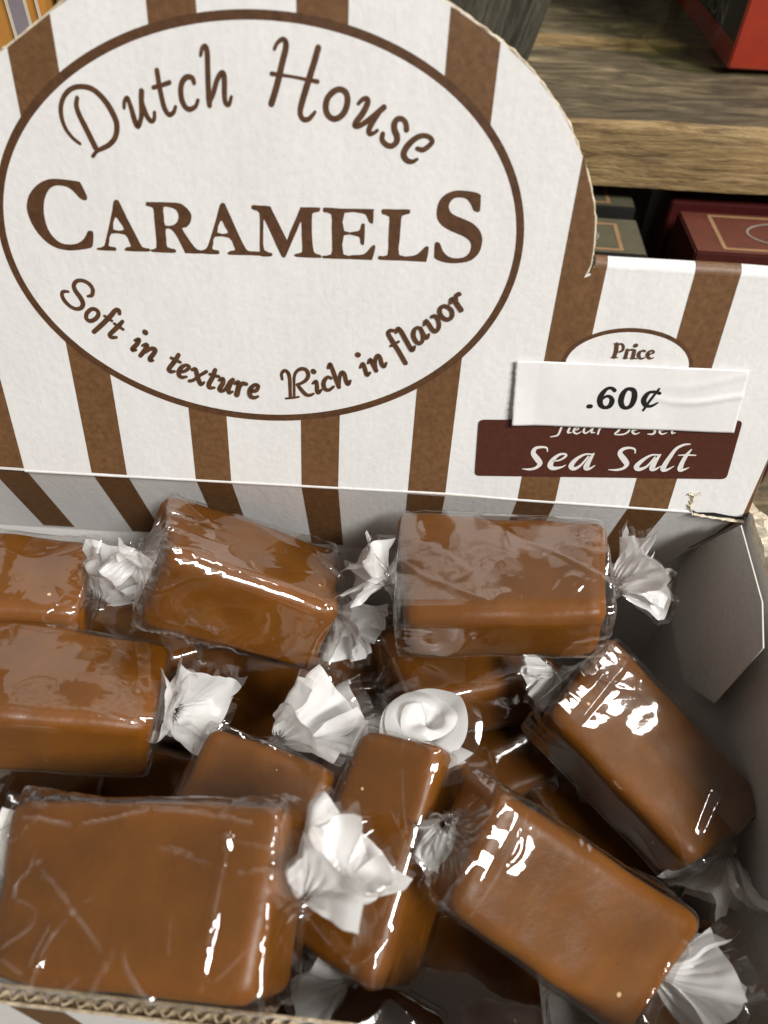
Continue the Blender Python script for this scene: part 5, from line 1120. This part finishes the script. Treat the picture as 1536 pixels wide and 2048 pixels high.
def twist_mesh(tw, dims, hi=True):
    """the gathered wrapper end: a few crumpled petals of white film with a clear rim"""
    side = tw['side']
    neck = Vector((side * (dims[0] / 2 + 2.6), 0, 0))
    v = Vector(tw['vec'])
    d = v.normalized()
    e1 = d.orthogonal().normalized()
    e1.rotate(Matrix.Rotation(R(tw['roll']), 3, d))
    e2 = d.cross(e1)
    RR, flat, seed, turn = tw['R'], tw['flat'], tw['seed'], tw['turn']
    rg = random.Random(seed * 13 + 5)
    npet = tw.get('n', 5)
    NA, NS = (30, 22) if hi else (16, 12)
    V, F, mi = [], [], []
    for k in range(npet):
        ph = 2 * math.pi * (k + rg.uniform(-.25, .25)) / npet
        ph = math.atan2(math.sin(ph) * flat, math.cos(ph))
        rho = e1 * math.cos(ph) + e2 * math.sin(ph)
        tau = d.cross(rho)
        sw = rg.uniform(-.35, .35) + 0.25 * (turn - 1)
        a0, a1 = R(rg.uniform(5, 25)), R(rg.uniform(tw.get('fl', (30, 78))[0], tw.get('fl', (30, 78))[1]))
        ln = max(v.length, RR) * rg.uniform(1.0, 1.35)
        w1 = RR * rg.uniform(0.66, 1.0)
        cup = rg.uniform(-1.9, 1.9)
        af = [rg.uniform(0.35, 0.75), rg.uniform(0.35, 0.75)]
        fo = [rg.choice((-1, 1)) * R(rg.uniform(30, 125)), rg.choice((-1, 1)) * R(rg.uniform(30, 125))]
        slant = rg.uniform(-.35, .35)
        tear = rg.uniform(-.3, .3)
        frq = rg.uniform(1.8, 3.6)
        base = len(V)
        pos = neck + rho * 0.7
        rows = []
        for j in range(NS + 1):
            s = j / NS
            al = a0 + (a1 - a0) * s ** 0.8
            dirv = (d * math.cos(al) + (rho * math.cos(sw * s) + tau * math.sin(sw * s)) * math.sin(al)).normalized()
            if j:
                pos = pos + dirv * (ln / NS)
            nrm = dirv.cross(tau).normalized()
            tt = nrm.cross(dirv).normalized()
            w = 0.9 + (w1 - 0.9) * min(1.0, s * 1.35) ** 0.75
            row = [None] * (NA + 1)
            for sgn in (-1, 1):
                x = y = 0.0
                th = 0.0
                half = NA // 2
                row[half] = (0.0, 0.0)
                for i in range(1, half + 1):
                    a = i / half
                    fi = 0 if sgn < 0 else 1
                    loc = af[fi] + slant * (s - .5)
                    st_ = max(0.0, min(1.0, (a - loc) / 0.24))
                    th = sgn * cup * a * 0.6 + fo[fi] * st_ * min(1.0, s * 2.0)
                    x += math.cos(th) * w / half * sgn
                    y += math.sin(th) * w / half
                    row[half + sgn * i] = (x, y)
            for i in range(NA + 1):
                x, y = row[i]
                a = (i - NA / 2) / (NA / 2)
                tri = 2 * abs(((a * frq + k * .37 + 0.5 * math.sin(a * 3 + k)) % 1.0) - .5) - .5
                pl = tri * (0.95 * (1 - s) ** 1.6 + 0.04) + 0.22 * math.sin(a * 23 + k * 2.0 + 4 * s) * (1 - s)
                q = Vector((x * .22 + seed * 3.3 + k * 7, s * 2.2, y * .22))
                cr = 0.45 * ridged(q * 0.55) * s + 1.3 * noise.noise(q * 0.55) * s + 0.25 * crease(q * 1.3 + Vector((0, x * .1, 0))) * s + 0.75 * noise.noise(q * 1.45 + Vector((3, 0, 1))) * s
                cut = 1.2 * noise.noise(Vector((a * 1.6 + k * 3, seed, 1))) * s * s
                p = pos + tt * x + nrm * (y + pl * min(1.0, s * 5) + cr) + dirv * (a * tear * ln * .25 * s + cut)
                V.append(tuple(p))
        m0 = rg.uniform(0.80, 0.92)
        lm = rg.uniform(0.80, 1.05)
        for j in range(NS):
            for i in range(NA):
                a = base + j * (NA + 1) + i
                F.append((a, a + 1, a + NA + 2, a + NA + 1))
                s = (j + .5) / NS
                aa = (i + .5 - NA / 2) / (NA / 2)
                clear = s > m0 or s < 0.10 + 0.05 * math.sin(i * 1.9) or aa > lm
                mi.append(1 if clear else 0)
    return V, F, mi

def rosette_mesh(tw, dims, hi=True):
    """a wrapper end wound into a spiral rosette, seen from its open side"""
    side = tw['side']
    neck = Vector((side * (dims[0] / 2 + 2.6), 0, 0))
    v = Vector(tw['vec'])
    d = v.normalized()
    e1 = d.orthogonal().normalized()
    e2 = d.cross(e1)
    RR, seed = tw['R'], tw['seed']
    turns = 2.6
    NT, NS = 260, 18
    V, F, mi = [], [], []
    for i in range(NT + 1):
        f = i / NT
        th = f * turns * 2 * math.pi
        r = 1.2 + (RR - 1.2) * f + 0.7 * noise.noise(Vector((f * 8, seed, 0))) * f
        hgt = v.length * (1.05 - 0.50 * f) + 2.0 * noise.noise(Vector((f * 11, seed, 4)))
        for j in range(NS + 1):
            s = j / NS
            # each turn rises steeply, then its lip rolls outwards
            rr = r * (0.14 + 0.66 * s ** 0.8) + (0.20 * r + 1.6) * s ** 4
            rr += 0.35 * math.sin(th * 6.0 + 3 * s) * (1 - s) + 1.5 * noise.noise(Vector((th * .55, s * 1.6, seed))) * s + 0.5 * crease(Vector((th * .35, s * 1.2, seed + 2))) * s
            hh = hgt * (s ** 0.8) * (1 - 0.30 * s ** 5)
            p = neck + d * hh + (e1 * math.cos(th) + e2 * math.sin(th)) * rr
            p += d * 1.5 * noise.noise(Vector((th * .9, s * 1.5, seed + 5))) * s
            V.append(tuple(p))
    for i in range(NT):
        for j in range(NS):
            a = i * (NS + 1) + j
            F.append((a, a + 1, a + NS + 2, a + NS + 1))
            mi.append(1 if (j >= NS - 3 and i > NT * .6) or j < 1 else 0)
    return V, F, mi

def rand_domes(c):
    rg = random.Random(c['seed'] * 31 + 2)
    L, Wd, T = c['dims']
    return [(rg.uniform(-.42, .42) * L, rg.uniform(-.4, .4) * Wd, rg.uniform(3, 7), rg.uniform(3, 7), rg.uniform(.35, .85)) for _ in range(4)]

for c in CANDIES:
    low = c.get('low', 0)
    root = empty('wrapped_caramel', c['loc'], c['rot'], c['label'], 'caramel', c['group'])
    bm, skew = round_box_mesh(c['dims'], 2.6, 22 if not low else 12, c['seed'])
    from_bm('caramel_block', bm, 'caramel', root, smooth=True)
    V, F = film_tube(c['dims'], skew, c['seed'], 210 if not low else 84, 130 if not low else 40, amp=c.get('wr', 1.0), lines=c.get('lines', ()), domes=c.get('domes') or rand_domes(c))
    fo = mesh_obj('film_wrapper', V, F, 'film', root, smooth=True, sharp=45)
    if 'overlap' in c:
        V, F = film_tube(c['dims'], skew, c['seed'], 168, 90, amp=0.6, th_range=c['overlap'], extra=0.45)
        mesh_obj('film_seam', V, F, 'film', root, smooth=True, sharp=45)
    sides = set()
    for t in c['twists']:
        V, F, mi = (rosette_mesh if t.get('rosette') else twist_mesh)(t, c['dims'], not low)
        mesh_obj('twist_end', V, F, ('twist', 'film'), root, smooth=True, midx=mi)

# ------------------------------------------------------------------ background: stepped wooden shelf
shelf = empty('wooden_shelf', (60, 120, 13), (0, 0, 0), 'rustic wooden shelf of weathered planks with a pale front edge', 'shelf')
def plank(y0, y1, z0, z1, x0, x1, seed, topm='wood_top', edgem='wood_edge', bev=1.6):
    V, F, mi = [], [], []
    nx = 70
    prof = [(y0, z0, 1), (y0 - .2, z0 + (z1 - z0) * .35, 1), (y0, z0 + (z1 - z0) * .7, 1), (y0 + .3, z1 - bev, 1), (y0 + bev * .5, z1 - bev * .35, 1), (y0 + bev * 1.5, z1, 0)]
    prof += [(y0 + bev * 1.5 + (y1 - y0 - bev * 1.5) * t, z1, 0) for t in np.linspace(0, 1, 16)[1:]]
    prof += [(y1, z0, 0)]
    for i in range(nx + 1):
        x = x0 + (x1 - x0) * i / nx
        for k, (y, z, m) in enumerate(prof):
            jj = 0.8 * noise.noise(Vector((x * .03 + seed, y * .12, z * .3))) + 0.35 * noise.noise(Vector((x * .12, y * .5, z * .8 + seed)))
            V.append((x - 60, y - 120 + (jj if m else 0), z - 13 + (jj if not m else jj * .3)))
        if i:
            n = len(prof)
            a = (i - 1) * n
            for k in range(n - 1):
                F.append((a + k, a + k + 1, a + k + 1 + n, a + k + n))
                mi.append(1 if k < 5 else 0)
    return mesh_obj('plank', V, F, (topm, edgem), shelf, smooth=True, midx=mi, sharp=50)
plank(120, 185.5, 13.0, 30.6, -260, 330, 1)
plank(187.0, 241, 13.0, 33.0, -260, 330, 2)
plank(243.0, 330, 13.0, 37.0, -260, 330, 3)

# leaning grey board behind the arch
bm = bmesh.new()
box_bm(bm, (-26, -4, 0), (26, 4, 150))
o = from_bm('leaning_board', bm, 'wood_post')
o.location = (0.012, 0.158, 0.0325)
o.rotation_euler = (R(-9), R(14), R(-12))
o['label'] = 'grey weathered board leaning behind the arch of the card'
o['category'] = 'board'

# clear flared tub
tub = empty('plastic_tub', (148, 241, 31.2), label='clear plastic tub with rounded corners standing on the wooden shelf at top right', cat='tub')
prof = [(0, 0.8), (50, 0.8), (64, 1.0), (68, 2.4), (69.8, 6), (70.2, 14), (70.8, 40), (71.4, 70), (72, 96), (74, 98), (74, 100)]
pc = catmull(prof, False, 4)
V, F = [], []
n = 120
for r_, z in pc:
    for k in range(n):
        a = 2 * math.pi * k / n
        cx, sx = math.cos(a), math.sin(a)
        q = (abs(cx) ** 7 + abs(sx) ** 7) ** (-1 / 7)
        V.append((r_ * q * cx, r_ * q * sx * 1.14, z))
for i in range(len(pc) - 1):
    for k in range(n):
        a = i * n + k
        b = i * n + (k + 1) % n
        F.append((a, b, b + n, a + n))
mesh_obj('tub_wall', V, F, 'tub', tub, smooth=True)

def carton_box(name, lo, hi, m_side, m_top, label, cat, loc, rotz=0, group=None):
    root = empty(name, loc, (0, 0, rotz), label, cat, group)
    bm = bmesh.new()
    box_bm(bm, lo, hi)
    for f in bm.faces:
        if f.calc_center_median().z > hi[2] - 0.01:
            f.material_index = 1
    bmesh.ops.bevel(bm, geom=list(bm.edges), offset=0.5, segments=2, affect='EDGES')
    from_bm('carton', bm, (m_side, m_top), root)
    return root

def flat_fn(origin, ex, ey, en):
    o_, a, b, c = Vector(origin), Vector(ex), Vector(ey), Vector(en)
    return lambda u, v, n=0.0: tuple(o_ + a * u + b * v + c * n)

# red carton standing in the tub
red = carton_box('red_carton', (0, 0, 0), (60, 95, 90), 'red', 'red', 'red carton with a black printed side standing inside the clear tub', 'carton', (104.0, 165.5, 32.4))
side = flat_fn((0, 0, 0), (0, 1, 0), (0, 0, 1), (-1, 0, 0))
prism('black_panel', [(1.5, 7.0), (93, 7.0), (93, 88), (1.5, 88)], side, 0, 'near_black', red, n0=0.1, label='black panel on the side of the red carton')
M_ = [[0, [[0, 0, 1.1], [.6, 4, 1.0], [1.2, 8, 1.0]]], [0, [[1.2, 8, 1.0], [3.0, 2.5, 1.0]]], [0, [[3.0, 2.5, 1], [5.0, 8, 1]]], [0, [[5.0, 8, 1], [6.0, 0, 1.1]]]]
O_ = [[1, [[11, 0, .9], [13.4, 2, .9], [13.4, 6, .9], [11, 8, .9], [8.6, 6, .9], [8.6, 2, .9]]]]
N_ = [[0, [[16, 0, 1], [16, 8, 1]]], [0, [[16, 8, 1], [21, 0, 1]]], [0, [[21, 0, 1], [21, 8, 1]]]]
def shift(items, dx, dy, sx=1, sy=1, ws=1, mirror=None):
    return [[c, [[dx + p[0] * sx, dy + p[1] * sy, p[2] * ws] for p in pts]] for c, pts in items]
# on the side face u runs away from the viewer, so words run towards the front corner
rev = lambda items, u0, v0, sx, sy, ws: [[c, [[u0 - p[0] * sx, v0 + p[1] * sy, p[2] * ws] for p in pts]] for c, pts in items]
ink_strokes('lettering', rev(M_ + O_ + N_, 45.0, 8.2, 1.3, 0.62, 0.75), 'cream_print', red, 0.16, f=side, label='cream letters MON')
C_ = [[0, [[4, 6.5, .9], [2.2, 8, .9], [.4, 6, .9], [.3, 2, .9], [2.2, 0, .9], [4, 1.4, .9]]]]
A_ = [[0, [[0, 0, .9], [2.3, 8, .9]]], [0, [[2.3, 8, .9], [4.6, 0, .9]]], [0, [[1, 2.8, .8], [3.7, 2.8, .8]]]]
N2 = [[0, [[0, 0, .9], [0, 8, .9]]], [0, [[0, 8, .9], [4, 0, .9]]], [0, [[4, 0, .9], [4, 8, .9]]]]
D_ = [[0, [[0, 0, .9], [0, 8, .9]]], [0, [[0, 8, .9], [3, 7.4, .9], [4.3, 4, .9], [3, .6, .9], [0, 0, .9]]]]
I_ = [[0, [[0, 0, .9], [0, 8, .9]]]]
E_ = [[0, [[3.4, 8, .9], [0, 8, .9]]], [0, [[0, 8, .9], [0, 0, .9]]], [0, [[0, 0, .9], [3.4, 0, .9]]], [0, [[0, 4, .8], [2.8, 4, .8]]]]
S_ = [[0, [[3.6, 7, .9], [2, 8, .9], [.4, 6.6, .9], [1.2, 4.6, .9], [3, 3.4, .9], [3.6, 1.4, .9], [1.8, 0, .9], [0, 1, .9]]]]
word, x = [], 0
for gl, adv in ((C_, 5.6), (A_, 6), (N2, 5.6), (D_, 5.8), (I_, 1.8), (E_, 5), (S_, 5)):
    word += shift(gl, x, 0)
    x += adv
ink_strokes('lettering', rev(word, 52.0, 1.6, 1.0, 0.42, .5), 'pink_print', red, 0.16, f=side, label='pale small letters CANDIES')
frontf = flat_fn((0, 0, 0), (1, 0, 0), (0, 0, 1), (0, -1, 0))
ink_strokes('emblem', [[0, [[9.0, 38, .8], [11, 36.5, 1.2], [13, 39, .8], [15.5, 43, 1.0], [20, 45, .8]]], [0, [[10.5, 40, .7], [13, 44, .8], [12, 48, .7], [15, 50, .8]]]], 'gold_print', red, 0.12, f=frontf, label='gold flourish on the front of the red carton')

# olive cartons with copper frames under the shelf
def logo_box(loc, rotz, size, top, label, frame, kind, z0):
    m_side, m_top = kind
    b = carton_box('small_carton', (-size[0] / 2, 0, z0 - loc[2]), (size[0] / 2, size[1], 0), m_side, m_top, label, 'carton', loc, rotz, 'cartons stored under the wooden shelf')
    tf = flat_fn((0, 0, 0), (1, 0, 0), (0, 1, 0), (0, 0, 1))
    x0, x1, y0, y1 = frame
    fr = [[0, [[x0, y0, .9], [x1, y0, .9]]], [0, [[x1, y0, .9], [x1, y1, .9]]], [0, [[x1, y1, .9], [x0, y1, .9]]], [0, [[x0, y1, .9], [x0, y0, .9]]]]
    ink_strokes('printed_frame', fr, 'copper', b, 0.08, f=tf)
    cx, cy, rx, ry = (x0 + x1) / 2, (y0 + y1) / 2, (x1 - x0) * .30, (y1 - y0) * .36
    circ = [[1, [[cx + rx * math.cos(a), cy + ry * math.sin(a), .5] for a in np.linspace(0, 2 * math.pi, 12, endpoint=False)]],
            [0, [[cx - rx * .5, cy - ry * .2, .6], [cx, cy - ry * .6, .8], [cx + rx * .3, cy + ry * .1, .6], [cx + rx * .5, cy + ry * .5, .5]]], [0, [[cx, cy - ry * .6, .7], [cx - .2, cy + ry * .5, .6]]]]
    ink_strokes('emblem', circ, 'grey_print', b, 0.14, f=tf, label='pale round emblem')
    return b
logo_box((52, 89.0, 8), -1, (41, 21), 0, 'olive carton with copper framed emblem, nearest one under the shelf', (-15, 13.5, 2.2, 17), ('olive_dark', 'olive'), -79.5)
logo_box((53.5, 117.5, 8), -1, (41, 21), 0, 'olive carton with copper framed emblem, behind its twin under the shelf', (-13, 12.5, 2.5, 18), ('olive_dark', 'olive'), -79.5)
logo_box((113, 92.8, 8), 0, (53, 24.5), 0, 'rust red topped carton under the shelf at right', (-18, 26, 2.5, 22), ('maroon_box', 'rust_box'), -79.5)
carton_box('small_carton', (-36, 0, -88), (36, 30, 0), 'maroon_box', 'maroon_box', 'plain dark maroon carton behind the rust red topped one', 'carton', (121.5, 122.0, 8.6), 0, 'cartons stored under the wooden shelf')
bm = bmesh.new()
box_bm(bm, (0, 0, 0), (6, 5, 92))
o = from_bm('shelf_upright', bm, 'wood_post', shelf)
o.location = ((77 - 60) * MM, (136 - 120) * MM, (-79.5 - 13) * MM)

# orange carton behind the card at top left
org = carton_box('orange_carton', (-70, 0, 0), (0, 40, 150), 'orange', 'orange', 'orange carton with white lines and a purple band behind the card at top left', 'carton', (-68.0, 62, ZB + .5), 0)
ff = flat_fn((0, 0, -ZB - .5), (1, 0, 0), (0, 0, 1), (0, -1, 0))
prism('purple_band', [(-6.0, 20), (-2.9, 20), (-2.9, 69), (-6.0, 69)], ff, 0, 'purple', org, n0=0.7)
for u in (-6.3, -2.6):
    ink_strokes('white_line', [[0, [[u, 20, .55], [u, 69, .55]]]], 'cream_print', org, 0.75, f=ff)
ink_strokes('white_line', [[0, [[-0.3, 20, .5], [-0.3, 69, .5]]]], 'cream_print', org, 0.75, f=ff)
ink_strokes('white_line', [[0, [[-13.5, 68.5, .5], [-10.8, 66.6, .5], [-10.4, 64.8, .5], [-11.4, 63.0, .5], [-12.0, 62.0, .5]]], [0, [[-12.0, 62.0, .5], [-14.0, 62.6, .5], [-16, 63.6, .5]]], [0, [[-12.6, 61.8, .5], [-11.0, 57, .5], [-10.6, 54, .5]]]], 'cream_print', org, 0.75, f=ff, label='curly white outline')
grey = carton_box('grey_carton', (0, 0, 0), (40, 40, 152), 'grey', 'grey', 'grey brown carton edge beside the orange one', 'carton', (-66.5, 66, ZB + .5), 0)
